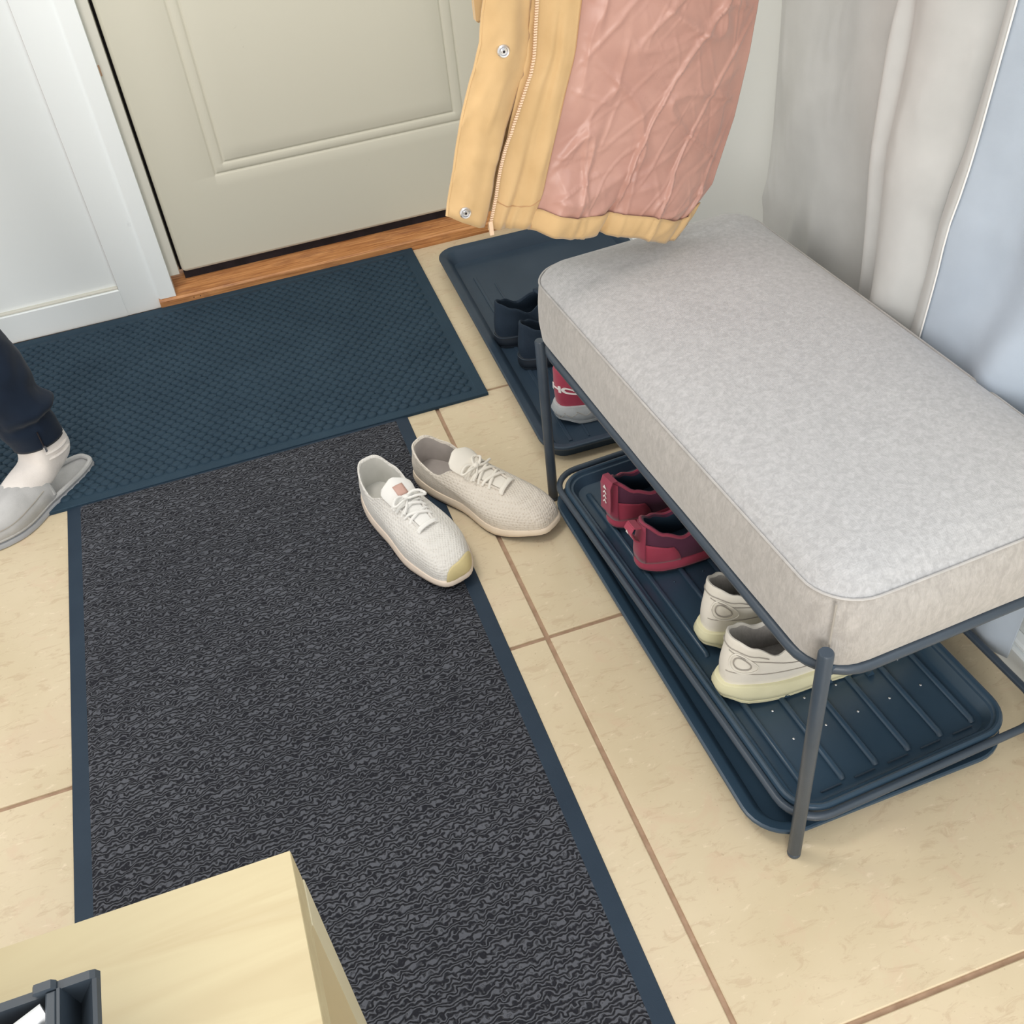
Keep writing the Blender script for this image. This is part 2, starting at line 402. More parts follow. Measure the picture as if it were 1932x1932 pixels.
# ================================================================== MATS
rn = empty('runner_mat', (-.0965, .8, 0), 0)
tag(rn, 'long charcoal ribbed carpet runner with smooth black rubber borders', 'mat')
def build_runner():
    xl, xr, yb, yt = -.3985+.0965, .2070+.0965, .02-.8, 1.575-.8
    e = MB(); b = .0225
    P = [(0, .0006), (.001, .0022), (b, .0040), (b+.002, .0040)]
    rings = []
    for ins, z in P: rings.append([(xl+ins, yb+ins, z), (xr-ins, yb+ins, z), (xr-ins, yt-ins, z), (xl+ins, yt-ins, z)])
    e.loft(rings); e.build('rubber_border', RUBBER, rn, False)
    c = MB(); x0, x1, y0, y1 = xl+b, xr-b, yb+b, yt-b
    c.grid(90, 220, lambda u, v: (x0+(x1-x0)*u, y0+(y1-y0)*v, .0062 + .0007*noise.noise(Vector((u*9, v*22, 3))) if 0 < u < 1 and 0 < v < 1 else .0038))
    tag(c.build('carpet_pile', RUNNER, rn), kind='stuff')
build_runner()

dm = empty('door_mat', (-.07, 1.868, 0), 0)
tag(dm, 'wide black rubber doormat with embossed scale pattern in front of the door', 'mat')
def build_doormat():
    # corners: front left (-.414-, 1.552), front right (.362, 1.56), back right (.372, 2.172), back left(-.72, 2.165)
    def Q(u, v):
        xl = -.735; xr = .362+.009*v
        y = 1.552+.008*u+v*(.6125)
        return (xl+(xr-xl)*u+.07, y-1.868)
    def zb(u, v):  # drapes over the runner
        x, y = Q(u, v); x -= .07; y += 1.868
        k = 1 if (-.39 < x < .20 and y < 1.57) else 0
        return 0
    m = MB(); bz = .0066
    def ringq(e, z):
        a = e/1.1; b = e/.6125
        return [(*Q(a, b), z), (*Q(1-a, b), z), (*Q(1-a, 1-b), z), (*Q(a, 1-b), z)]
    m.loft([ringq(0, .0002), ringq(0, bz-.001), ringq(.001, bz), ringq(.018, bz+.0003), ringq(.0195, bz-.0006), ringq(.021, bz-.0006)], cap1=True)
    m.build('rubber_base', RUBBER2, dm, True, 30)
    s = MB(); W = 1.098; H = .6125; a = .0110; b = .0092; row = 0; y = .027
    while y < H-.025:
        x = .032+(a*.92 if row % 2 else 0)
        while x < W-.028:
            jit = noise.noise(Vector((x*8, y*8, 0)))
            cx, cy = Q(x/W, y/H); cx += .0022*noise.noise(Vector((x*60, y*60, 5))); cy += .0016*noise.noise(Vector((x*60, y*60, 9)))
            if True:
                vs = []; n = 6
                for (sc, z) in ((1.0, bz-.0006), (.86, bz+.0018), (.45, bz+.0030)):
                    for k in range(n):
                        an = pi*k/3; vs.append((cx+a*.98*sc*math.cos(an), cy+b*1.06*sc*math.sin(an)+.0006*jit, z+.0004*jit*(sc < 1)+.0010*(math.sin(an) < -.1)*(sc == .86)))
                f = [(i*n+k, i*n+(k+1) % n, (i+1)*n+(k+1) % n, (i+1)*n+k) for i in range(2) for k in range(n)] + [tuple(2*n+k for k in range(n))]
                s.add(vs, f)
            x += 2*a*.92
        row += 1; y += b*1.42
    tag(s.build('scale_pattern', RUBBER2, dm, True, 60), kind='stuff')
build_doormat()

# ================================================================== TRAYS
def tray(name, label, loc, rot, W, L, h, r, flange, mat, z0=0.0, rim=.004, wall=.02, extra=None):
    """W along x, L along y, from the local corner origin"""
    t = empty(name, loc, rot); tag(t, label, 'tray')
    def ring(e, z): return rr(e, e, W-e, L-e, max(r-e, .006), z, 8)
    m = MB()
    m.loft([ring(.0025, z0+h-.008), ring(0, z0+h-.004), ring(.0005, z0+h-.0008), ring(.003, z0+h), ring(.0045, z0+h-.0005), ring(flange-.003, z0+h-.003), ring(flange, z0+h-.0045), ring(flange+wall*.5, z0+h*.45), ring(flange+wall*.8, z0+.004), ring(flange+wall+.006, z0+.002)], cap1=True)
    m.loft([ring(.0025, z0+h-.008), ring(.012, z0+h-.0085), ring(flange*.9, z0+.001), ring(flange+.01, z0+.0002)], cap1=True)
    m.build('tray_shell', mat, t, True, 35)
    return t
t2 = tray('boot_tray', 'black flat-bottomed boot tray beside the doormat, behind the bench', (.392, 1.318, 0), math.radians(-1.0), .415, .768, .030, .045, .017, TRAYM2, wall=.018)
for a, b, c, d in ((.055, .05, .062, .66), (.09, .05, .094, .62)):
    MB().box((a, b, .0015), (c, d, .0035), .0008).build('floor_rib', TRAYM2, t2, False)
t1 = tray('boot_tray', 'black plain boot tray lying on the tiles below the ribbed shoe tray', (.3795, .552, 0), math.radians(1.5), .345, .685, .026, .055, .016, TRAYM, wall=.014)

# ================================================================== BENCH
BR = math.radians(3.9); BL = Vector((.4145, .544, 0))
bench = empty('storage_bench', BL, BR)
tag(bench, 'low bench with grey chenille cushion on a dark steel tube frame with four round legs', 'bench')
BW, BLn = .345, .702
for k, (lx, ly) in enumerate(((0, 0), (0, BLn), (BW, 0), (BW, BLn))):
    m = MB(); rd = .0078; H = .357 if k != 1 else .303; lx += .006*(k == 1); ly -= .004*(k == 1)
    m.loft([[(lx+q*math.cos(2*pi*i/20), ly+q*math.sin(2*pi*i/20), z) for i in range(20)] for q, z in ((rd*.85, 0), (rd, .0012), (rd, .006), (rd*.93, .0065), (rd, .007), (rd, H-.002), (rd*.86, H))], cap=True)
    m.build('leg', METAL, bench, True, 50)
# seat frame under cushion
m = MB(); m.tube(rr(.003, .003, BW-.003, BLn-.003, .055, .306, 7), .0068, 10, closed=True); m.build('seat_frame', METAL, bench)
m = MB(); m.box((.01, .01, .300), (BW-.01, BLn-.01, .3125), .002); m.build('seat_board', TRAYM2, bench, False)
# low ring that carries the tray
m = MB(); m.tube(rr(.004, .004, BW+.014, BLn-.003, .045, .0450, 7), .0050, 10, closed=True); m.build('lower_frame', METAL, bench)
# cushion
def cushion():
    x0, y0, x1, y1 = .001, .001, BW-.001, BLn+.012
    cx, cy = (x0+x1)/2, (y0+y1)/2; N = 9
    def ring(e, z, r, puff=0, wob=0):
        p = rr(x0+e, y0+e, x1-e, y1-e, max(r-e, .01), z, N); out = []
        # densify the straight runs
        for i in range(len(p)):
            a = Vector(p[i]); b = Vector(p[(i+1) % len(p)]); L = (b-a).length; n = max(1, int(L/.02)) if L > .03 else 1
            n = 14 if L > .3 else (8 if L > .05 else 1)
            for k in range(n): out.append(a.lerp(b, k/n))
        res = []
        for q in out:
            d = Vector((q.x-cx, q.y-cy)); 
            wv = wob*noise.noise(Vector((q.x*14, q.y*14, z*10)))
            nx = max(-1, min(1, (q.x-cx)/(x1-cx))); ny = max(-1, min(1, (q.y-cy)/(y1-cy)))
            bul = puff*(1-min(1, abs(ny))**4 if abs(nx) > .9 else 1-abs(nx)**4)
            dd = d.normalized(); res.append((q.x+dd.x*(wv+bul*abs(dd.x)), q.y+dd.y*(wv+bul*abs(dd.y)), q.z+wv*.6))
        return res
    s = MB()
    s.loft([ring(.012, .3115, .05), ring(.003, .3125, .05, 0, .001), ring(-.001, .320, .052, .002, .002), ring(-.003, .345, .054, .006, .0025), ring(-.002, .375, .054, .006, .002), ring(.0, .395, .052, .003, .001), ring(.0025, .405, .052, .001)])
    s.build('cushion_side', SEATSIDE, bench)
    t = MB()
    zs = [(.0025, .405, .052), (.007, .411, .052), (.016, .4185, .052), (.03, .425, .052), (.055, .4305, .06), (.09, .4345, .09), (.13, .4365, .13), (.16, .437, .16)]
    zs = zs[:5]; rings = [ring(e, z, r, .001*(e < .004)) for e, z, r in zs]
    last = rings[-1]
    for q_, z in ((.8, .4335), (.55, .436), (.3, .437), (.1, .4372)): rings.append([(cx+(p[0]-cx)*q_, cy+(p[1]-cy)*q_, z) for p in last])
    t.loft(rings, cap1=True); t.build('cushion_top', SEATTOP, bench, True, 60)
    p = MB(); p.tube(ring(.0015, .4062, .052, .0015), .0014, 6, closed=True); p.build('piping', PIPING, bench)
    q = MB(); q.tube([(.0135, .0125, .315), (.0105, .0095, .33), (.0095, .0085, .36), (.0105, .0095, .385), (.0135, .0125, .404)], .0012, 6); q.build('corner_seam', SEAMG, bench)
cushion()

# ribbed tray on the lower frame
rt = empty('shoe_tray', (BL.x, BL.y, 0), BR)
tag(rt, 'ribbed black shoe tray with glossy rim resting on the lower frame of the bench', 'tray')
def ribbed():
    W0, W1, L0, L1 = .0095, .316, .0095, .690; zt = .050
    def ring(e, z): return rr(W0+e, L0+e, W1-e, L1-e, max(.045-e, .006), z, 8)
    m = MB()
    m.loft([ring(.003, zt-.012), ring(.0005, zt-.010), ring(0, zt-.004), ring(.002, zt-.0008), ring(.005, zt), ring(.0075, zt-.0012), ring(.0085, zt-.004), ring(.0100, zt-.0055), ring(.013, zt-.0058), ring(.0145, zt-.008), ring(.021, .0305), ring(.027, .0285)], cap1=True)
    m.loft([ring(.003, zt-.012), ring(.012, .0282), ring(.022, .0262)], cap1=True)
    m.build('tray_shell', TRAYM, rt, True, 35)
    k = 0
    for i in range(6):
        x = .047+i*.0468
        if x > W1-.03: break
        for (a, b) in ((L0+.036, L0+.24), (L0+.27, L0+.45), (L0+.48, L1-.04)):
            r = MB(); r.tube([(x, a, .0275), (x, a+.004, .0306), (x, (a+b)/2, .0312), (x, b-.004, .0306), (x, b, .0275)], .0042, 10, flat=.7); r.build('rib', TRAYM, rt)
    for i in range(6):
        x = .047+(i-.5)*.0468+.004
        if x < .02 or x > W1-.04: continue
        for y in (.118, .165, .3, .42, .55): MB().ball((x, y, .0292), .0017, (1, 1, .7), 10, 5).build('stud', SILVER if y < .2 else TRAYM, rt)  # near studs coloured silver to paint glints on the bumps
        r = MB(); r.tube([(x-.014, .040, .030), (x+.014, .040, .030)], .0011, 6); r.build('edge_bead', METAL, rt)
ribbed()

# ================================================================== SHOES
def fp(P, th, off=0):
    """footprint point at angle th (0 heel, pi toe)"""
    L = P['L']; t = (1-math.cos(th))/2; sn = math.sin(th)
    hw = interp([(0, P['wh']*.95), (.2, P['wh']), (.42, P['wm']), (.72, P['wb']), (1, P['wb']*.93)], t)
    s = abs(sn)**P.get('sq', .62)*(1 if sn >= 0 else -1)
    side = P.get('side', 1)
    c = side*interp([(0, .0), (.4, -.002), (.75, .004), (1, -.003)], t)
    x = t*L; y = s*hw+c
    if off:
        n = Vector((-math.cos(th)*hw*1.0, sn*1.0*L/2*0+math.sin(th), 0)); n = Vector((-math.cos(th), math.sin(th), 0)); x += n.x*off; y += n.y*off
    return x, y
def shoe(name, label, loc, rot, P, up, sole, out, lin_m, lace=None, tongue=True, group=None, tilt=0, roll=0, extra=None, cat='shoe'):
    L = P['L']; N = 56
    root = empty(name, loc, rot); root.rotation_euler = (roll, tilt, rot); tag(root, label, cat, group)
    top = lambda t: interp(P['ztop'], t)       # midsole top height along t
    bot = lambda t: interp(P['zbot'], t)       # toe spring
    xc, a, b = P['xc']*L, P['a']*L, P['b']
    def T(th):
        q = (1-math.cos(th))/2; sn = math.sin(th); s = abs(sn)**P.get('tq', .8)*(1 if sn >= 0 else -1)
        bb = b*interp([(0, .9), (.4, 1), (1, .8)], q)
        return Vector((xc-a*math.cos(th)+P.get('lean', 0)*(1-q), s*bb, interp(P['zcol'], q)))
    def surf(th, v):
        x, y = fp(P, th); t = x/L; B = Vector((x, y, top(t)-.002)); Tt = T(th)
        q = (1-math.cos(th))/2
        hh = Tt.z-B.z
        k = q**2.2
        C1 = B+Vector((-math.cos(th)*.004, math.sin(th)*.004, (1-k)*hh*.45+k*P['toeh']))
        fr = Vector((B.x-Tt.x, B.y-Tt.y, 0))
        C2 = Tt+fr*((1-k)*.25+k*.52)+Vector((0, 0, -hh*((1-k)*.38+k*P.get('vd', .42))))
        u = 1-v
        return B*u**3+C1*3*u*u*v+C2*3*u*v*v+Tt*v**3
    ths = [2*pi*i/N for i in range(N)]
    V = [0, .08, .16, .26, .36, .46, .56, .66, .76, .86, .94, 1]
    m = MB(); rings = [[surf(th, v) for th in ths] for v in V]
    C0 = Vector((xc, 0, 0))
    def inn(th, d, dz):
        p = T(th); n = Vector((math.cos(th)*a, -math.sin(th)*b, 0)).normalized(); return p+n*d+Vector((0, 0, dz))
    rings.append([inn(th, .0012, P.get('roll', .0018)) for th in ths]); rings.append([inn(th, .0034, P.get('roll', .0018)*.9) for th in ths]); rings.append([inn(th, .005, -.001) for th in ths])
    m.loft(rings); upper = m.build('upper', up, root, True, 60)
    bvh = BVHTree.FromPolygons([Vector(p) for p in m.v], m.f)
    li = MB(); lr = [[inn(th, .0048, -.0008) for th in ths], [inn(th, .0052, -.006) for th in ths]]
    for w_ in (.3, .6, .85, 1.0):
        ring = []
        for th in ths:
            x, y = fp(P, th, -.007); 
            x = min(x, L*.72+.0*L); p = inn(th, .0055, -.006); e = Vector((x, y, top(x/L)+.003))
            q = p.lerp(e, w_); q.z = p.z+(e.z-p.z)*w_**.8; q.x = p.x+(e.x-p.x)*w_**1.6; ring.append(q)
        lr.append(ring)
    li.loft(lr, cap1=True); li.build('lining', lin_m, root, True, 60)
    # midsole
    ms = MB(); so = P.get('so', .003)
    def sr(off, f, zt=False):
        r = []
        for th in ths:
            x, y = fp(P, th, off); t = min(1, max(0, x/L)); z0, z1 = bot(t), top(t); r.append((x, y, z0+(z1-z0)*f))
        return r
    ms.loft([sr(so-.002, .16), sr(so+.0005, .24), sr(so+P.get('bul', .0015), .55), sr(so, .85), sr(so-.001, .97), sr(so-.0035, 1.0), sr(-.006, .96)], cap0=True); ms.build('midsole', sole, root, True, 50)
    os_ = MB(); os_.loft([sr(so-.004, 0), sr(so-.0012, .02), sr(so-.0006, .15), sr(so-.003, .19)], cap=True); os_.build('outsole', out, root, True, 50)
    def drop(x, y, off=.001):
        h = bvh.ray_cast(Vector((x, y, .3)), Vector((0, 0, -1)))
        return (h[0]+h[1].normalized()*off*(1 if h[1].z > 0 else -1)) if h[0] is not None else Vector((x, y, .04))
    if lace:
        tx0, tx1 = P['lace']; n = P.get('nl', 5)
        # throat placket edges and tongue strip
        g_ = MB()
        def wth(t): return .0125+.006*(1-t)
        g_.grid(7, 14, lambda u, v: drop((tx0+(tx1-tx0)*v)*L+.0, (u-.5)*2*wth(v)*.8, .0012+.0006*math.cos((u-.5)*pi)))
        g_.build('throat_strip', lin_m if P.get('darkthroat') else lace, root)
        for sgn in (-1, 1):
            e = MB(); e.tube([drop((tx0+(tx1+.01-tx0)*k/10)*L, sgn*wth(k/10), .0012) for k in range(11)], .0020, 6, flat=.8); e.build('eyelet_edge', up, root)
        lm = MB()
        for k in range(n):
            t0 = k/(n-1)*.94; t1 = min(1, t0+.20)
            for sgn in (-1, 1):
                x0, x1 = tx1+(tx0-tx1)*t0, tx1+(tx0-tx1)*t1
                y0, y1 = sgn*(wth(1-t0)+.0045), -sgn*(wth(1-t1)+.0045)
                if k == 0: x1 = x0+.004*sgn/ L
                pts = []
                for i in range(9):
                    s_ = i/8; p = drop((x0+(x1-x0)*s_)*L, y0+(y1-y0)*s_, .0016)
                    p.z += .0026*math.sin(pi*s_)+(.0012 if sgn > 0 else 0); 
                    if i in (0, 8): p.z -= .0022
                    pts.append(p)
                lm.tube(pts, .0028, 7, flat=.75)
        lm.build('lace', lace, root)
        # knot and bows
        kx = tx0*L+.004; K = drop(kx, 0, .006)
        bo = MB(); bo.ball(K, .0048, (1, 1.2, .8), 10, 6)
        for d in P.get('bows', [(.030, .35, 0), (.026, 2.9, 0), (.030, .05, 1), (.034, 2.2, 1)]):
            Lb, an, kind = d; dx, dy = math.sin(an)*Lb, math.cos(an)*Lb
            if kind == 0:
                pts = []
                for i in range(17):
                    s_ = i/16*2*pi; r1 = (1-math.cos(s_))/2; wd = math.sin(s_)*.0065
                    px, py = K.x+dx*r1-dy/Lb*wd, K.y+dy*r1+dx/Lb*wd; pp = drop(px, py, .002)
                    z = max(pp.z, K.z-.004+.006*math.sin(pi*r1)) if abs(py) < .03 else K.z
                    pts.append((px, py, z+.002))
                bo.tube(pts, .0023, 7, flat=.8)
            else:
                pts = []
                for i in range(9):
                    s_ = i/8; px, py = K.x+dx*s_+.003*math.sin(s_*4), K.y+dy*s_; pp = drop(px, py, .002); pts.append((px, py, max(pp.z, K.z*(1-s_)+(K.z-.008)*s_)))
                bo.tube(pts, .0022, 7); 
        bo.build('bow', lace, root)
    if tongue:
        tg = MB(); x_t = P['tongue'][0]*L; zt = P['tongue'][1]; xe = P['lace'][0]*L+.02 if lace else (P['xc']+P['a'])*L+.01
        rings = []
        pe = drop(xe, 0, -.002); w0 = P.get('tw', .019)
        for k in range(11):
            s_ = k/10; cxx = xe+(x_t-xe)*s_; cz = pe.z-.001+(zt-pe.z)*s_**1.15; w_ = w0*(.75+.35*s_)*math.sqrt(max(.0, 1-max(0, (s_-.72)/.285)**2)); th_ = .0042*(1 if s_ < .9 else .7)
            ring = []
            for i in range(16):
                an = 2*pi*i/16; yy = w_*math.cos(an); ring.append((cxx+math.sin(an)*th_*.5-(yy/w0)**2*.008*0, yy, cz+math.sin(an)*th_*.9-(abs(yy)/w0)**2*.006))
            rings.append(ring)
        tg.loft(rings, cap=True); to = tg.build('tongue', lace or lin_m, root, True, 60)
        if P.get('tag'):
            s0, s1 = .42, .74; tt = MB()
            def tp(u, v):
                s_ = s0+(s1-s0)*v; yy = (u-.5)*.017+.001
                return (xe+(x_t-xe)*s_+.002, yy, pe.z-.001+(zt-pe.z)*s_**1.15+.0048-(abs(yy)/w0)**2*.006)
            tt.grid(5, 6, tp); tt.build('tongue_tag', TAG, root, thick=.0012)
    root['_'] = 0; del root['_']
    return root, surf, drop, T, ths, (top, bot)

base = dict(roll=.003, tw=.027, tq=.68, L=.272, wh=.038, wm=.036, wb=.0485, xc=.250, a=.225, b=.0355, sq=.55, toeh=.046, ztop=[(0, .026), (.4, .020), (.75, .018), (1, .022)], zbot=[(0, .003), (.1, 0), (.7, 0), (1, .010)],
            zcol=[(0, .083), (.25, .070), (.55, .060), (.8, .072), (1, .080)], lace=(.47, .70), tongue=(.33, .094), nl=4)
P1 = dict(base, tag=True, side=1)
s1 = shoe('knit_sneaker', 'white knit sneaker with pink tongue tag, on the edge of the charcoal runner', (.099, 1.365, .007), 0, P1, KNIT1, MIDS, OUTS, LIN1, LACE1)
A1 = math.atan2(1.108-1.368, .180-.100); s1[0].rotation_euler = (0, 0, A1)
# yellowed toe bumper + heel patch
def patch(name, sh, th0, th1, v0, v1, mat, off=.0015, nu=14, nv=8, edge=True):
    root, surf = sh[0], sh[1]; mb = MB()
    def P_(u, v):
        th = th0+(th1-th0)*u; vv = v0+(v1-v0)*v*(math.sqrt(max(.02, 1-(2*u-1)**2)) if edge == 'round' else 1); p = surf(th, vv); e = .02
        du = surf(th+e, vv)-surf(th-e, vv); dv = surf(th, min(1, vv+e))-surf(th, max(0, vv-e)); n = du.cross(dv)
        n = n.normalized() if n.length > 1e-9 else Vector((0, 0, 1))
        c = Vector((sh[0].get('cx', .1), 0, .03)) if False else Vector((p.x*.8+.02, 0, .0))
        if n.dot(p-c) < 0: n = -n
        return p+n*off
    mb.grid(nu, nv, P_); return mb.build(name, mat, root, True, 60, thick=.0012)
patch('toe_bumper', s1, pi-.62, pi+.22, .0, .24, TOECAP, edge='round')
P2 = dict(base, tag=False, side=-1, zcol=[(0, .080), (.25, .067), (.55, .056), (.8, .072), (1, .076)], bows=[(.024, -.6, 0), (.03, 2.6, 1), (.028, 3.4, 0), (.03, .2, 1)])
s2 = shoe('knit_sneaker', 'ivory knit sneaker lying behind the white one, toe pointing toward the bench leg', (.188, 1.385, .004), 0, P2, KNIT2, MIDS2, OUTS, LIN2, LACE2)
A2 = math.atan2(1.165-1.392, .345-.187); s2[0].rotation_euler = (math.radians(3), 0, A2)

# chunky off-white pair under the bench
PW = dict(L=.275, wh=.0335, wm=.030, wb=.0395, xc=.225, a=.205, b=.030, toeh=.045, ztop=[(0, .036), (.4, .028), (.75, .026), (1, .032)], zbot=[(0, .012), (.09, .001), (.22, 0), (.7, 0), (1, .014)],
          zcol=[(0, .110), (.2, .096), (.5, .074), (.8, .086), (1, .095)], lace=(.46, .70), tongue=(.36, .105), nl=5, so=.007, bul=.003, roll=.004, sq=.66)
ZT = .0312
w2 = shoe('leather_trainer', 'off-white trainer with thick cream sole, nearer of the two, beside the bench leg', (.4280, .760, ZT), math.radians(1.5), PW, BEIGEF, CREAMF, CREAMF, SEATSIDE, LACE2, cat='shoe')
w1 = shoe('leather_trainer', 'off-white leather trainer with thick cream sole, partly hidden behind its nearer mate', (.445, .846, ZT), math.radians(7), PW, BEIGEF, CREAMF, CREAMF, SEATSIDE, LACE2, cat='shoe')
for s in (w1, w2):
    root, surf = s[0], s[1]
    # oval heel badge and stitched heel band
    def hp(th, v, off=.0012):
        p = surf(th, v); c = Vector((.06, 0, p.z)); return p+(p-c).normalized()*off
    for sc_, rr_, mt in ((1.0, .0011, SEAMG), (.62, .0009, SEAMG)):
        m = MB(); m.tube([hp(-.55+.30*sc_*math.cos(a_), .56+.25*sc_*math.sin(a_)) for a_ in [2*pi*k/20 for k in range(20)]], rr_, 5, closed=True); m.build('heel_badge', BEIGEF if sc_ == 1 else mt, root)
    for (va, vb) in ((.80, .60), (.30, .28)):
        m = MB(); m.tube([hp(-.15-1.6*k/14, va+(vb-va)*k/14, .0006) for k in range(15)], .0007, 5); m.build('stitch_line', SEAMG, root)
    m = MB(); m.tube([hp(1.2-2.4*k/24, .86, .0008) for k in range(25)], .0008, 5); m.build('collar_seam', SEAMG, root)
    # notches of the sole
    for xx in (.075, .135, .19):
        for sy in (-1, 1):
            yy = fp(PW, math.acos(1-2*xx/PW['L']), .0092)[1]; hw = yy-.008
            m = MB(); m.add([(xx-.005, sy*hw, -.0005), (xx+.005, sy*hw, -.0005), (xx, sy*hw, .010), (xx-.005, sy*(hw+.0085), -.0005), (xx+.005, sy*(hw+.0085), -.0005), (xx, sy*(hw+.0085), .010)], [(0, 1, 2), (3, 5, 4), (0, 3, 4, 1), (1, 4, 5, 2), (2, 5, 3, 0)])
            m.build('sole_notch', TRAYM, root, False)

# red knit pair with pull tabs
PR = dict(L=.255, wh=.031, wm=.030, wb=.043, xc=.235, a=.21, b=.028, toeh=.040, ztop=[(0, .022), (.4, .02), (1, .02)], zbot=[(0, .006), (.1, 0), (.7, 0), (1, .01)],
          zcol=[(0, .088), (.2, .072), (.5, .058), (.8, .068), (1, .078)], lace=(.46, .70), tongue=(.36, .09), nl=5, roll=.0028)
r1 = shoe('running_shoe', 'dark red running shoe with four printed arrowheads on a broad heel strap', (.421, 1.108, ZT), math.radians(12), PR, REDD, RED, BLKS, TRAYM2, REDD)
r2 = shoe('running_shoe', 'dark red running shoe with small heel loop, nearer of its pair under bench', (.423, 1.010, ZT), math.radians(6), PR, REDD, RED, BLKS, TRAYM2, REDD)
for s, thm in ((r1, -.25), (r2, 0)):
    patch('heel_cup', s, -.95, .75, .02, .52, RED)
    patch('side_patch', s, -1.75, -1.35, .05, .42, RED)
    patch('heel_strap', s, -.30, .30, .05, 1.0, REDT, .003)
    c = MB(); c.tube([s[3](th)+Vector((0, 0, .0015)) for th in s[4]], .0026, 7, closed=True); c.build('collar_edge', REDT, s[0])
lp = MB(); K = [Vector((-.001, 0, .088)), Vector((-.012, 0, .092)), Vector((-.017, 0, .084)), Vector((-.012, 0, .070)), Vector((-.004, 0, .062))]
lp.loft([[k+Vector((0, -.010, 0)), k+Vector((0, .010, 0)), k+Vector((.0015, .010, .0015)), k+Vector((.0015, -.010, .0015))] for k in K], cap=True); lp.build('pull_loop', RED, r2[0], False)
lp = MB(); K = [Vector((.004, 0, .098)), Vector((-.004, 0, .099)), Vector((-.0085, 0, .088)), Vector((-.0085, 0, .060)), Vector((-.0095, 0, .040))]
lp.loft([[k+Vector((0, -.0125, 0)), k+Vector((0, .0125, 0)), k+Vector((.0015, .0125, 0)), k+Vector((.0015, -.0125, 0))] for k in K], cap=True); lp.build('pull_tab', REDT, r1[0], False)
def arrows(root, x0, zc, s, n):
    for i in range(n):
        z = zc-i*.0085*s; hh = .0052*s; w_ = .0042*s; xx = x0-.0006-.0002*i
        t_ = 1 if i == 0 else .45
        m = MB()
        if i == 0: m.add([(xx, -w_, z), (xx, w_, z), (xx, 0, z+hh*1.3)], [(0, 1, 2)])
        else: m.add([(xx, -w_, z), (xx, 0, z+hh), (xx, w_, z), (xx, w_*.75, z-hh*.4), (xx, 0, z+hh*.35), (xx, -w_*.75, z-hh*.4)], [(0, 1, 4, 5), (1, 2, 3, 4)])
        m.build('arrow_print', WPRINT, root, False, thick=.0004)
arrows(r1[0], -.0092, .084, 1, 4)
arrows(r2[0], -.0172, .0815, .8, 1)

# red and white runner shoe in the rear tray
PH = dict(L=.265, wh=.034, wm=.032, wb=.046, xc=.23, a=.21, b=.029, toeh=.045, ztop=[(0, .040), (.4, .032), (.75, .028), (1, .034)], zbot=[(0, .012), (.12, .0), (.7, 0), (1, .014)],
          zcol=[(0, .108), (.2, .090), (.5, .075), (.8, .085), (1, .092)], lace=(.46, .70), tongue=(.36, .105), nl=5, so=.006, bul=.004, roll=.003, lean=-.008)
h1 = shoe('cushioned_running_shoe', 'bright red running shoe with white lettering and thick pale grey sole in the rear tray', (.452, 1.428, .0022), math.radians(8), PH, RED, GREYF, GREYF, BLK, LACE1)
fo = D.curves.new('lettering', 'FONT'); fo.body = 'HOKA'; fo.size = .024; fo.extrude = .0006; fo.offset = .0008; fo.align_x = 'CENTER'; fo.align_y = 'CENTER'; fo.space_character = .95
to = D.objects.new('lettering', fo); COL.objects.link(to)
bpy.context.view_layer.update()
dg = bpy.context.evaluated_depsgraph_get(); me = D.meshes.new_from_object(to.evaluated_get(dg)); D.objects.remove(to)
for v in me.vertices:   # wrap the word around the heel
    u, z, d = v.co.x, v.co.y, v.co.z
    th = -.78-u/.036; p = h1[1](th, .50+z/.085)
    c = Vector((.06, 0, p.z)); p = p+(p-c).normalized()*(.0012+d); v.co = p
me.materials.clear(); me.materials.append(WPRINT); put(D.objects.new('lettering', me), h1[0])
for k in range(5):
    m = MB(); th = -.1-.28*k; x, y = fp(PH, th, .0094); x2, y2 = fp(PH, th-.16, .0098); x3, y3 = fp(PH, th-.28, .0094)
    m.tube([(x, y, .030), (x2, y2, .020), (x3, y3, .026)], .0006, 5); m.build('sole_groove', SEAMG, h1[0])

# black slip-on pair in the rear tray
PB = dict(L=.258, wh=.033, wm=.032, wb=.044, xc=.24, a=.225, b=.029, toeh=.034, ztop=[(0, .026), (.5, .022), (1, .022)], zbot=[(0, .001), (.1, 0), (.8, 0), (1, .006)],
          zcol=[(0, .092), (.2, .080), (.5, .062), (.8, .074), (1, .082)], lace=(.46, .70), tongue=(.34, .092), nl=5, so=.003, roll=.003)
b1 = shoe('canvas_shoe', 'black canvas shoe in the rear tray, the farther of the black pair', (.428, 1.705, .0022), math.radians(10), PB, BLK, BLKS, BLKS, BLK, BLK)
b2 = shoe('canvas_shoe', 'black canvas shoe, nearer of the black pair, beside the far bench corner', (.446, 1.615, .0022), math.radians(8), PB, BLK, BLKS, BLKS, BLK, BLK)
for s in (b1, b2):
    m = MB(); m.tube([(*fp(PB, th, .0035), .024) for th in s[4]], .0009, 5, closed=True); m.build('sole_line', METAL, s[0])
m = MB()
for k in range(3): m.box((.062+.009*k, -.0235, .040), (.068+.009*k, -.0225, .0455))
m.build('inner_label', WPRINT, b1[0], False)

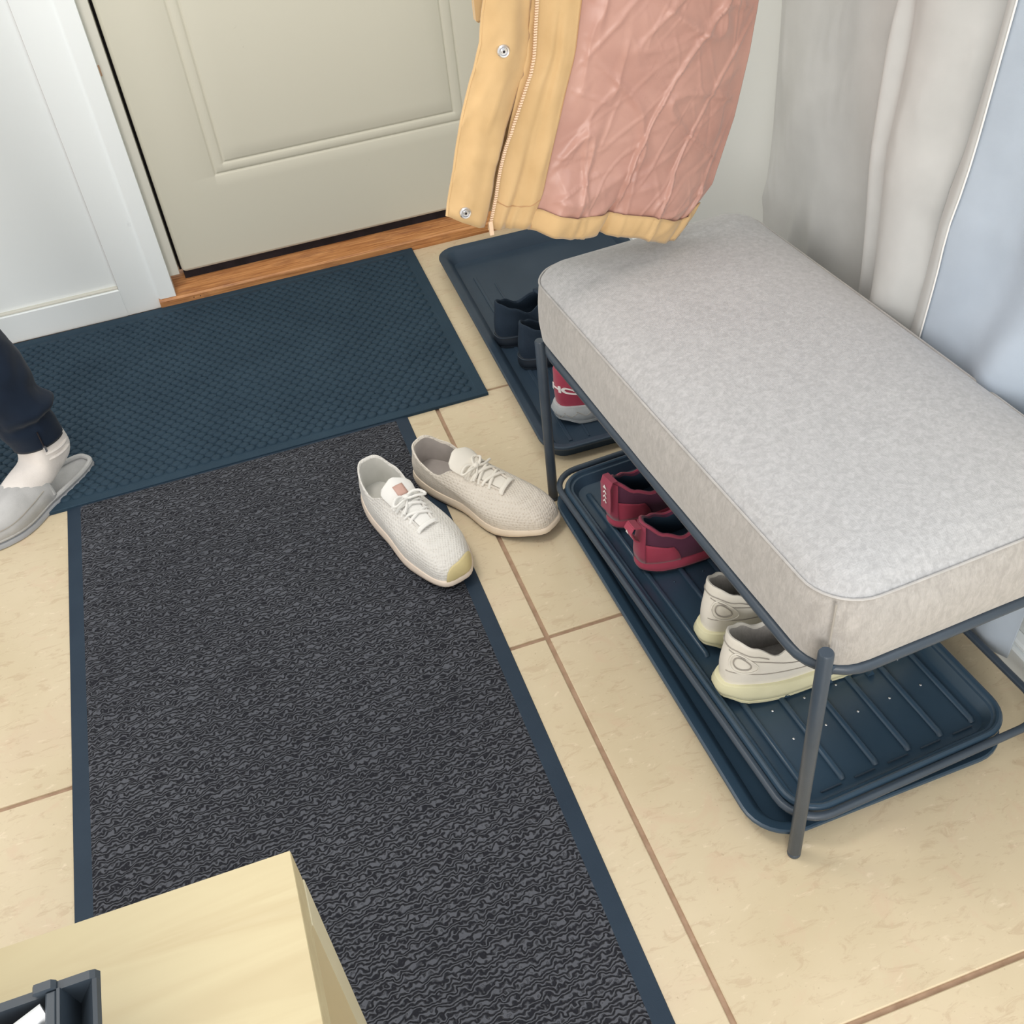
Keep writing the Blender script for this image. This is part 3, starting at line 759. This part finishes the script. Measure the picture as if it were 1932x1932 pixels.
# ================================================================== COAT
YC = 1.20; K_ = YC/1.22
def sc_(x, z): return x*K_, 1.14-(1.14-z)*K_
ZT_ = 1.10
Lx = [(0, .253), (.04, .260), (.20, .286), (.34, .318), (.45, .331), (.62, .39), (.85, .62), (1, .745)]
Rx = [(0, .588), (.03, .603), (.07, .627), (.2, .655), (.32, .672), (.45, .684), (.65, .72), (1, .785)]
def zhem(s): return lerpi([(0, .549), (.13, .524), (.16, .518), (.33, .508), (.45, .490), (.60, .478), (.75, .462), (.90, .434), (.94, .436), (1, .444)], s)
def coat_pt(s, t, y=0.0):
    x = lerpi(Lx, t)*(1-s)+lerpi(Rx, t)*s; zb_ = zhem(s); z = zb_+(ZT_-zb_)*t
    x, z = sc_(x, z); return Vector((x, YC+y, z))
def ridged(p): return 1-abs(noise.noise(p))*2
CRE = [(1.0, 4, 17, .0060, .16, 1.3), (-.75, 4.5, 19, .0055, .15, 5.2), (.35, 6, 26, .0040, .16, 9.7), (1.45, 5, 28, .0038, .15, 14.1), (-.25, 8, 34, .0026, .16, 20.3), (.8, 10, 48, .0017, .18, 27.9), (-1.2, 10, 50, .0016, .18, 31.7)]
coat = empty('hooded_jacket', (.5, YC, .44), 0)
tag(coat, 'tan jacket hanging open over the bench, showing its crumpled pink lining', 'jacket')
OFF = Vector((.5, YC, .44))
def cp(s, t, y): return coat_pt(s, t, y)-OFF
def bulge(s): return -.035*math.sin(pi*max(0, min(1, s)))
def coat_build():
    # back shell
    m = MB(); m.grid(30, 40, lambda s, t: cp(.07+s*.93, t, .035*math.sin(pi*s)+.006)); m.build('outer_shell', TAN, coat, thick=.002)
    # lining
    def lin_d(s, t):
        p = coat_pt(s, t); q = Vector((p.x, p.z*1.0, 0))
        d = bulge(.15+.85*s)
        dg = Vector((p.x*6+p.z*5, p.z*4-p.x*3, 1.3)); d -= .012*noise.noise(dg)
        for (an, fu, fv, am, w_, sd) in CRE:
            ca, sa = math.cos(an), math.sin(an); u_ = p.x*ca+p.z*sa; v_ = -p.x*sa+p.z*ca
            nn = noise.noise(Vector((u_*fu+sd, v_*fv, sd*3.1))); k = 1-abs(nn)/w_
            if k > 0: d -= am*k*k*(.5+noise.noise(Vector((u_*7, v_*7, sd*2))))
            d -= am*.5*abs(nn)
        # puff above the hem and gathers
        e = max(0, 1-t/.10); d -= .010*math.sin(pi*min(1, t/.12))*(.6+.4*math.cos(s*16))
        d += .018*math.exp(-((s-.60)/.022)**2)*e+.012*math.exp(-((s-.90)/.02)**2)*e
        return d
    def fd(s, t): return bulge(.15+.85*s)*.9-.004*noise.noise(Vector((s*30, t*4, 2)))-.003*max(0, ridged(Vector((s*13+t*2, t*7, 0))))**3+.012*(.34-s)-.004*math.cos(s*70)*(.4)
    def bl(u, t):
        k = min(1, u/.12); k = k*k*(3-2*k)
        return (fd(.308, t)-.002)*(1-k)+k*lin_d(.305+.695*u, t)*min(1, (1-u)*9+.05)
    m = MB(); m.grid(210, 230, lambda u, t: cp(.305+.695*u, .022+t*.978, bl(u, .022+t*.978))); m.build('lining', LINING, coat, True, 180, thick=.0012)
    # hem band
    m = MB(); m.grid(90, 7, lambda u, t: cp(.300+.700*u, -.004+.042*t, bl(u, .03+.02*t)-.0035-.003*math.sin(pi*t))); m.build('hem_band', TAN, coat, True, 180, thick=.003)
    # facing beside the zip
    def fd(s, t): return bulge(.15+.85*s)*.9-.004*noise.noise(Vector((s*30, t*4, 2)))-.003*max(0, ridged(Vector((s*13+t*2, t*7, 0))))**3+.012*(.34-s)-.004*math.cos(s*70)*(.4)
    m = MB(); m.grid(30, 60, lambda u, t: cp(.150+.158*u, t, fd(.150+.158*u, t)-.006)); m.build('zip_facing', TAN, coat, True, 180, thick=.0035)
    m = MB(); m.tube([cp(.308, k/40, fd(.308, k/40)-.0075) for k in range(41)], 0.0007, 5); m.build('facing_seam', SEAMT, coat)
    m = MB(); m.tube([cp(.151+.158*k/12, .058-.012*math.sin(k/12*pi), fd(.151+.158*k/12, .05)-.0082) for k in range(13)], .0006, 5); m.build('hem_seam', SEAMT, coat)
    # storm flap with the snaps
    def wz(t): return .135+.02*math.exp(-((t-.33)/.12)**2)-.012*math.exp(-((t-.12)/.1)**2)
    def fl_d(s, t): return -.030-.010*math.sin(s/.14*pi)-.004*noise.noise(Vector((s*22, t*9, 8)))-.003*max(0, ridged(Vector((s*9+t*6, t*11-s*5, 3))))**4
    m = MB(); m.grid(22, 70, lambda u, t: cp(wz(t)*u, t+.004*(u-.5)*0, fl_d(wz(t)*u, t))); f = m.build('storm_flap', TAN, coat, True, 180, thick=.0035)
    m = MB(); m.tube([cp(0, k/40, fl_d(0, k/40)) for k in range(41)]+[], .0022, 6); m.build('flap_edge', TAN, coat)
    for (px_, t_) in ((.052, .022), (.062, .345)):
        c = cp(px_, t_, fl_d(px_, t_)-.003)
        s_ = MB(); s_.loft([[(c.x+r_*math.cos(2*pi*k/20), c.y+dy, c.z+r_*math.sin(2*pi*k/20)) for k in range(20)] for r_, dy in ((.0073, .003), (.0073, .0), (.006, -.0018), (.0045, -.0015), (.0040, .0004), (.0026, .0006), (.0022, -.0012))], cap1=True)
        sb = s_.build('snap_button', SILVER, coat, True, 30)
        MB().ball((c.x, c.y-.0012, c.z), .0015, (1, .6, 1), 10, 5).build('snap_hole', DARKM, sb)
    # zipper: tape and teeth
    z_ = MB(); tape = MB(); n = 210
    pts = [cp(wz(k/n)+.018, k/n, fd(.168, k/n)-.011) for k in range(n+1)]
    tape.tube(pts[::4], .0022, 6); tape.build('zip_tape', TAN, coat)
    for k in range(4, n):
        p = pts[k]; z_.box((p.x-.0032, p.y-.0040, p.z-.0009), (p.x+.0006, p.y-.0015, p.z+.0009))
    tag(z_.build('zip_teeth', TAG2, coat, False), kind='stuff')
    p = pts[2]; MB().box((p.x-.003, p.y-.005, p.z-.012), (p.x+.002, p.y-.001, p.z+.006), .001).build('zip_pin', TAG2, coat, False)
    # hanging loop and bunched top
    m = MB(); top = cp(.5, 1.0, -.01); m.ball(top+Vector((0, 0, -.01)), .035, (1.0, .9, .8), 16, 8); m.tube([top+Vector((-.01, 0, .0)), top+Vector((-.004, 0, .035)), top+Vector((.028, 0, .046)), top+Vector((.034, 0, .03)), top+Vector((.02, 0, 0))], .003, 8); m.build('collar', TAN, coat)
    # tab showing at the upper left edge
    m = MB(); c = sc_(.334, .770); m.box((c[0]-.012-OFF.x, -.012, c[1]-.015-OFF.z), (c[0]+.01-OFF.x, -.002, c[1]+.05-OFF.z), .003); m.build('waist_tab', TAN, coat)
SEAMT = simple('brown_seam_thread', (.70, .54, .38), .8, .02)
TAG2 = simple('cream_zip_teeth', (.90, .78, .66), .5, .01)
coat_build()
hk = MB(); hz = 1.128
hk.box((.817, YC-.02, hz-.03), (.825, YC+.02, hz+.04), .002); hk.tube([(.822, YC-.01, hz+.005), (.80, YC-.01, hz), (.785, YC-.01, hz-.004), (.772, YC-.01, hz+.004), (.768, YC-.01, hz+.02)], .0045, 10); hk.ball((.768, YC-.01, hz+.022), .008)
tag(hk.build('wall_hook', METAL), 'dark metal hook on the right wall holding the jacket', 'hook')

# ================================================================== CURTAINS
def curtain(name, label, path, z0f, z1, nz, mat, amp, hem=None, seed=0, xtop=.800, thick=.0018, slant=0):
    """path: (y, x) points in plan"""
    ys = [p[0] for p in path]; n = 150
    cum = [0]
    for a, b in zip(path, path[1:]): cum.append(cum[-1]+math.hypot(a[0]-b[0], a[1]-b[1]))
    def at(s):
        d = s*cum[-1]
        for i in range(len(path)-1):
            if d <= cum[i+1]+1e-9:
                t = (d-cum[i])/(cum[i+1]-cum[i]); p0 = path[max(0, i-1)]; p1 = path[i]; p2 = path[i+1]; p3 = path[min(len(path)-1, i+2)]
                c = [.5*((2*p1[k])+(-p0[k]+p2[k])*t+(2*p0[k]-5*p1[k]+4*p2[k]-p3[k])*t*t+(-p0[k]+3*p1[k]-3*p2[k]+p3[k])*t**3) for k in (0, 1)]
                return c
        return list(path[-1])
    def pt(s, v):
        y, x = at(s); z0 = z0f(s); z = z0+(z1-z0)*v
        f = max(0, min(1, (1.3-z)/.9)); x2 = x
        x2 += amp*noise.noise(Vector((y*9+seed, z*3.2, seed)))*(.5+f)
        x2 -= amp*.9*max(0, ridged(Vector((y*8+z*2.5, z*3.5, seed+2))))**4*.8
        if slant: x2 -= .030*math.exp(-((y-.77)/.05)**2-((z-.42)/.05)**2)
        return (min(.803, x2), y-slant*(z-.42)*(1-s), z)
    m = MB(); m.grid(n, nz, pt); o = m.build(name, mat, None, True, 180, thick=thick); tag(o, label, 'curtain')
    return o, pt
cA, pA = curtain('curtain', 'cream curtain panel hanging behind the far half of the bench', [(1.372, .803), (1.36, .792), (1.30, .788), (1.20, .786), (1.12, .790), (1.075, .792), (1.06, .770), (1.05, .758), (1.03, .765), (1.015, .756), (.99, .745), (.96, .748), (.93, .765), (.90, .782), (.86, .788)],
                 lambda s: .06+.02*math.sin(s*9), 1.98, 70, CURT_A, .010, seed=1)
cB, pB = curtain('curtain', 'white curtain panel tinted for window light, with bright hem line behind near half of bench', [(.935, .770), (.915, .757), (.90, .752), (.87, .757), (.82, .772), (.77, .768), (.73, .780), (.70, .776), (.672, .786)],
                 lambda s: .075-.05*s+.015*math.sin(s*7), 1.98, 70, CURT_B, .008, seed=4, slant=.13)
m = MB(); m.tube([Vector(pB(.155, k/60))+Vector((-.003, 0, 0)) for k in range(61)], .0010, 6); m.build('hem_line', LACE1, cB)
m = MB(); m.grid(6, 50, lambda u, v: Vector(pB(.0+.15*u, v))+Vector((-.0022, 0, 0))); m.build('hem_fold', CURT_A, cB, True, 180, thick=.0015)
rod = MB(); rod.tube([(.788, -.95, 1.985), (.788, 1.42, 1.985)], .008, 12); rod.ball((.788, -.96, 1.985), .018); rod.ball((.788, 1.43, 1.985), .018)
for yy in (-.9, .6, 1.40): rod.box((.785, yy-.006, 1.975), (.826, yy+.006, 1.995))
tag(rod.build('curtain_rod', METAL), 'dark curtain rod above the window on the right wall', 'curtain rod')

# ================================================================== WOODEN CABINET AND ORGANISER
cb = empty('side_cabinet', (-.067, .363, 0), 0)
tag(cb, 'pale birch side cabinet with an open side, at the lower left', 'cabinet')
MB().box((-.56, -.50, .567), (0, 0, .600), .0012).build('cabinet_top', PLY, cb, False)
MB().box((-.5598, -.4998, .5995), (-.0002, -.0002, .6004), .0001).build('top_edge_band', PLY, cb, False)
MB().box((-.56, -.030, 0), (.0006, .0008, .5665), .0006).build('end_panel', PLYE, cb, False)
MB().box((-.56, -.50, 0), (.003, -.47, .5665), .0012).build('end_panel', PLYE, cb, False)
MB().box((-.075, -.469, .02), (-.06, -.033, .566), .001).build('inner_panel', PLYD, cb, False)
MB().box((-.56, -.469, .03), (-.076, -.033, .048), .001).build('shelf', PLY, cb, False)
MB().box((-.56, -.469, .30), (-.076, -.033, .318), .001).build('shelf', PLY, cb, False)
OL = (-.160, .300, .6006)
og = empty('desk_organiser', OL, 0)
tag(og, 'black slotted desk organiser standing on the birch cabinet', 'organiser')
MB().box((-.26, -.12, .0), (-.031, .0, .004), .001).build('base_plate', ORGM, og, False)
def plate(name, pts, y0, y1):
    m = MB(); m.loft([[(x, y0, z) for x, z in pts], [(x, y1, z) for x, z in pts]], cap=True); return m.build(name, ORGM, og, False)
plate('back_plate', [(-.26, .004), (-.030, .004), (0, .048), (-.0015, .0512), (-.004, .052), (-.019, .052), (-.0192, .0535), (-.021, .0555), (-.029, .0555), (-.0302, .0535), (-.0285, .051), (-.0285, .050), (-.26, .050)], -.0045, 0)
MB().box((-.0245, -.12, .004), (-.019, -.0045, .0535), .001).build('divider', ORGM, og, False)
m = MB(); m.loft([[(x, -.12, z) for x, z in ((-.033, .004), (-.030, .004), (0, .048), (-.001, .051), (-.003, .0515))], [(x, -.0045, z) for x, z in ((-.033, .004), (-.030, .004), (0, .048), (-.001, .051), (-.003, .0515))]], cap=True); m.build('side_plate', ORGM, og, False)
m = MB(); m.loft([[(x, y, z) for x, z in ((-.0245, .030), (-.019, .0535), (-.0175, .0535), (-.0125, .020))] for y in (-.12, -.0045)], cap=True); m.build('angled_rib', ORGM, og, False)
MB().box((-.0245, -.12, .012), (-.020, -.0045, .018), .0005).build('shelf', ORGM, og, False)
en = MB(); en.loft([[(x, y, z) for y, z in ((-.004, .0), (-.003, .006), (.0, .0085), (.003, .006), (.004, .0), (0, -.004))] for x in (-.13, -.08, -.03, -.004, 0)], cap=True)
en = en.build('folded_paper', PAPER, None, False, loc=(OL[0]-.0265, OL[1]-.0105, .6455), rotz=.42); tag(en, 'folded white paper slip tucked in the black organiser', 'paper')
MB().box((-.13, -.0085, -.003), (-.004, -.0045, .004), .001).build('fold_edge', PAPER, en, False)
kc = MB().box((-.12, -.0015, -.034), (-.004, 0, .003), .0005).build('kraft_card', KRAFT, None, False, loc=(OL[0]-.034, OL[1]-.0225, .640), rotz=.42); tag(kc, 'brown kraft card standing in the black organiser', 'card')

# ================================================================== PERSON
FD = Vector((-.74, -.67, 0)).normalized(); FR = math.atan2(FD.y, FD.x); H0 = Vector((-.357, 1.676, 0))
def skin(name, verts, edges, radii, mat, parent, sub=2, root=0):
    me = D.meshes.new(name); me.from_pydata([tuple(v) for v in verts], edges, []); me.materials.append(mat)
    o = D.objects.new(name, me); put(o, parent)
    sk = o.modifiers.new('skin', 'SKIN'); me.skin_vertices.new() if not me.skin_vertices else None
    for i, r in enumerate(radii):
        d = me.skin_vertices[0].data[i]; d.radius = (r, r) if not isinstance(r, tuple) else r; d.use_root = (i == root)
    sk.use_smooth_shade = True
    s = o.modifiers.new('sub', 'SUBSURF'); s.levels = sub; s.render_levels = sub; return o
person = empty('person', (H0.x, H0.y, 0), 0)
tag(person, 'person standing at the left edge in navy joggers, white socks and grey slippers', 'person')
def W(p): return Vector(p)-Vector((H0.x, H0.y, 0))
side = Vector((-FD.y, FD.x, 0))            # left of the walking direction
ank = H0+FD*.065+Vector((0, 0, .075))
ank2 = ank-side*.0+Vector((0, 0, 0))
LEG2 = Vector((-.25, .05, 0))                            # other leg, to the left of the picture
hipc = ank+LEG2*.5+Vector((-.07, 0, .70))
def leg_pts(o): return [ank+o+FD*.0, ank+o+Vector((0, 0, .10)), ank+o+Vector((0, 0, .34))+FD*.02-LEG2*.0]
vs = [hipc, hipc+Vector((0, 0, .14)), hipc+Vector((0, 0, .32)), hipc+Vector((0, 0, .44)), hipc+Vector((0, 0, .50)), hipc+Vector((0, 0, .56)),           # 0-5 spine, neck
      hipc-LEG2*.42, hipc+LEG2*.42]
es = [(0, 1), (1, 2), (2, 3), (3, 4), (4, 5), (0, 6), (0, 7)]
rs = [.085, .08, .09, .07, .035, .035, .06, .06]
for o, hp_ in ((Vector((0, 0, 0)), 6), (LEG2, 7)):
    b_ = len(vs); kn = ank+o+Vector((-.062, 0, .33))
    vs += [kn, kn-Vector((-.03, 0, .13)), ank+o+Vector((0, 0, .06)), ank+o, ank+o+Vector((0, 0, -.03))-FD*.02, ank+o+FD*.05+Vector((0, 0, -.032)), ank+o+FD*.12+Vector((0, 0, -.045))]
    es += [(hp_, b_), (b_, b_+1), (b_+1, b_+2), (b_+2, b_+3), (b_+3, b_+4), (b_+3, b_+5), (b_+5, b_+6)]; rs += [.045, .042, .024, .024, .020, .020, .014]
for sg in (1, -1):
    b_ = len(vs); sh_ = hipc+Vector((0, 0, .44))-LEG2.normalized()*sg*.155; el = sh_+Vector((0, 0, -.24))-LEG2.normalized()*sg*.03; wr_ = el+Vector((0, 0, -.20))+FD*.05
    vs += [sh_, el, wr_, wr_+Vector((0, 0, -.045))+FD*.01]; es += [(3, b_), (b_, b_+1), (b_+1, b_+2), (b_+2, b_+3)]; rs += [.042, .032, .022, (.016, .03)]
    hb = b_+3; palm = vs[hb]; nx = LEG2.normalized()
    for f_, (off, ln) in enumerate(((-.027, .048), (-.010, .060), (.007, .064), (.023, .056))):
        c = len(vs); a_ = palm+FD*off*-1+Vector((0, 0, -.03)); vs += [a_, a_+Vector((0, 0, -ln*.5))+nx*sg*.004, a_+Vector((0, 0, -ln*.92))+nx*sg*.016]; es += [(hb, c), (c, c+1), (c+1, c+2)]; rs += [.009, .008, .0065]
    c = len(vs); a_ = palm+FD*.035+Vector((0, 0, .005)); vs += [a_, a_+FD*.012+Vector((0, 0, -.03)), a_+FD*.012+Vector((0, 0, -.055))]; es += [(hb, c), (c, c+1), (c+1, c+2)]; rs += [.010, .0085, .007]
body = skin('body', [W(v) for v in vs], es, rs, SKIN, person)
hd = MB(); hc = W(hipc+Vector((0, 0, .665)))
def headp(u, v):
    a = 2*pi*u; b_ = -pi/2+pi*v; x = math.cos(b_)*math.cos(a); y = math.cos(b_)*math.sin(a); z = math.sin(b_)
    r = Vector((x*.088, y*.068, z*.105)); 
    if x > 0:
        r.x += .016*math.exp(-(y/.16)**2-((z+.12)/.16)**2)-.010*math.exp(-((abs(y)-.35)/.16)**2-((z-.05)/.14)**2)+.005*math.exp(-(y/.25)**2-((z+.45)/.08)**2)
    if z < 0: r.y *= 1-.22*z*z; r.x *= 1-.12*z*z*(x < 0)
    return hc+FD*r.x+side*r.y+Vector((0, 0, r.z))
hd.grid(48, 32, headp); hd.build('head', SKIN, person)
ha = MB(); ha.grid(40, 20, lambda u, v: hc+FD*(math.cos(2*pi*u)*math.cos(pi/2*v*1.0)*.098-.010)+side*(math.sin(2*pi*u)*math.cos(pi/2*v)*.080)+Vector((0, 0, math.sin(pi/2*v)*.118+(-.0+(-.12 if math.cos(2*pi*u) < .35 else .045)*(1-v)**1.5)))); ha.build('hair', HAIR, person, thick=.006)
fc = MB()
for sy in (-.026, .026): fc.ball(hc+FD*.080+side*sy+Vector((0, 0, .008)), .009, (1, 1, .7), 12, 8)
fc.build('eyes', PAPER, person)
m = MB(); m.tube([hc+FD*.089+side*(-.02+.04*k/6)+Vector((0, 0, -.052-.002*math.sin(pi*k/6))) for k in range(7)], .0035, 6); m.build('mouth', TAG, person)
for sy in (-.070, .070): MB().ball(hc+side*sy+Vector((0, 0, 0)), .014, (1, .5, 1.6), 10, 8).build('ear', SKIN, person)
# joggers: one continuous cloth surface, ruffled at the cuffs
jv = [hipc+Vector((0, 0, .10)), hipc, hipc-LEG2*.42+Vector((0, 0, -.04)), hipc+LEG2*.42+Vector((0, 0, -.04))]; je = [(0, 1), (1, 2), (1, 3)]; jr = [.098, .118, .085, .085]
for o, hp_ in ((Vector((0, 0, 0)), 2), (LEG2, 3)):
    b_ = len(jv); kn = ank+o+Vector((-.062, 0, .33)); jv += [kn, kn-Vector((-.022, 0, .10))]; je += [(hp_, b_), (b_, b_+1)]; jr += [.066, .062]
jog = skin('joggers', [W(v) for v in jv], je, jr, NAVY, person)
for o in (Vector((0, 0, 0)), LEG2):
    m = MB(); rings = []; c0 = W(ank+o)
    for k in range(50):
        z = .044+.285*k/49; base_ = interp([(.044, .043), (.085, .0475), (.12, .055), (.18, .064), (.26, .066), (.33, .048)], z)
        ring = []
        for i in range(48):
            a_ = 2*pi*i/48; fold = .010*max(0, math.cos(a_-(-.35)))*math.exp(-((z-.118)/.013)**2)+.005*math.cos(a_*2+z*60)*math.exp(-((z-.135)/.03)**2)
            fold += .004*noise.noise(Vector((math.cos(a_)*3, math.sin(a_)*3, z*38)))*(z > .075)-.006*math.exp(-((z-.098)/.007)**2)*(math.cos(a_+.4)*.5+.5)
            r_ = base_+fold; ring.append((c0.x+math.cos(a_)*r_-.004-.22*max(0, z-.05), c0.y+math.sin(a_)*r_, c0.z-.016+z+.006*math.cos(a_+1)*(k < 6)*(1-k/6)))
        rings.append(ring)
    m.loft([[(c0.x+(p[0]-c0.x)*.88, c0.y+(p[1]-c0.y)*.88, p[2]+.012) for p in rings[0]]]+rings); cf = m.build('trouser_leg', NAVY, person, True, 180)
    a_ = -1.25; m = MB(); m.tube([c0+Vector((math.cos(a_)*.046-.004, math.sin(a_)*.046, .030)), c0+Vector((math.cos(a_)*.0475-.004, math.sin(a_)*.0475, .040))], .0028, 8); m.build('zip_pull', SILVER, cf)
    m = MB(); m.tube([c0+Vector((math.cos(a_)*(.0445+q*.06)-.004, math.sin(a_)*(.0445+q*.06), .030+q)) for q in (0, .01, .02, .03, .04)], .0012, 6); m.build('ankle_zip', DARKM, cf)
sw = skin('sweater', [W(hipc+Vector((0, 0, -.05))), W(hipc+Vector((0, 0, .16))), W(hipc+Vector((0, 0, .34))), W(hipc+Vector((0, 0, .44)))] + sum([[W(hipc+Vector((0, 0, .44))-LEG2.normalized()*sg*.155), W(hipc+Vector((0, 0, .20))-LEG2.normalized()*sg*.185), W(hipc+Vector((0, 0, .01))-LEG2.normalized()*sg*.185+FD*.05)] for sg in (1, -1)], []),
          [(0, 1), (1, 2), (2, 3), (3, 4), (4, 5), (5, 6), (3, 7), (7, 8), (8, 9)], [.142, .125, .122, .082, .055, .046, .034, .055, .046, .034], KNIT_TOP, person)
# socks
for o in (Vector((0, 0, 0)), LEG2):
    c = W(ank+o); V_ = lambda f_, z_: c+FD*f_+Vector((0, 0, z_))
    so_ = skin('sock', [V_(0, .085), V_(0, .045), V_(.002, .012), V_(-.012, -.022), V_(.018, -.020), V_(.055, -.026), V_(.10, -.036), V_(.155, -.044)], [(0, 1), (1, 2), (2, 3), (2, 4), (4, 5), (5, 6), (6, 7)], [.037, .038, .040, .033, .036, .036, .030, .022], SOCK, person, root=2)
    for q in (.006, .017):
        m = MB(); m.tube([c+Vector((math.cos(2*pi*i/32)*.0375+.001, math.sin(2*pi*i/32)*.0375, q+.003*math.cos(2*pi*i/32+1))) for i in range(32)], .0030, 8, closed=True); m.build('rib_fold', SOCK, so_)
# slippers
PS = dict(L=.255, wh=.036, wm=.038, wb=.046, sq=.62, side=1)
for k, o in enumerate((Vector((0, 0, 0)), LEG2)):
    sl = empty('slipper', (H0+o).to_tuple(), FR); sl.parent = person; sl.location = o; sl.rotation_euler = (0, 0, FR)
    N = 64; ths = [2*pi*i/N for i in range(N)]
    R_ = lambda off, z: [(*fp(PS, th, off), z+(.0003*math.cos(i*2.2) if z < .012 else 0)) for i, th in enumerate(ths)]
    m = MB(); m.loft([R_(.0, .0004), R_(.003, .002), R_(.0035, .007), R_(.002, .0105), R_(-.004, .0115)], cap0=True, cap1=True); m.build('sole', SUEDE_D, sl)
    m = MB(); m.tube([(*fp(PS, th, -.002), .0165) for th in ths if True], .0042, 8, closed=True); m.build('edge_roll', SUEDE, sl)
    m = MB(); m.loft([R_(-.004, .0125), R_(-.03, .0128)], cap1=True); m.build('insole', SUEDE, sl)
    m = MB(); L = PS['L']
    def vp(u, v):
        x = L*(.40+.60*v); th = math.acos(max(-1, min(1, 1-2*min(.9995, x/L)))); _, yl = fp(PS, th); _, yr = fp(PS, -th)
        y = yl+(yr-yl)*u; s_ = (u-.5)*2; h_ = interp([(.40, .062), (.6, .052), (.85, .034), (1, .020)], x/L); z = .016+(h_)*(1-abs(s_)**2.6)**.6 - (.010*(v < .001))
        return (x+.018*(1-abs(s_)**2)*0, y, z)
    m.grid(33, 26, vp); m.build('vamp', SUEDE, sl, True, 180, thick=.004)
    m = MB(); m.tube([Vector(vp(.02+.96*k_/20, 0))+Vector((.004, 0, .001)) for k_ in range(21)], .0042, 8); m.build('vamp_hem', SUEDE, sl)
    m = MB(); m.tube([Vector(vp(.04+.96*0, .12+.8*k_/20))+Vector((0, .001, .004)) for k_ in range(21)], .001, 5); m.build('stitching', SEAMG, sl)
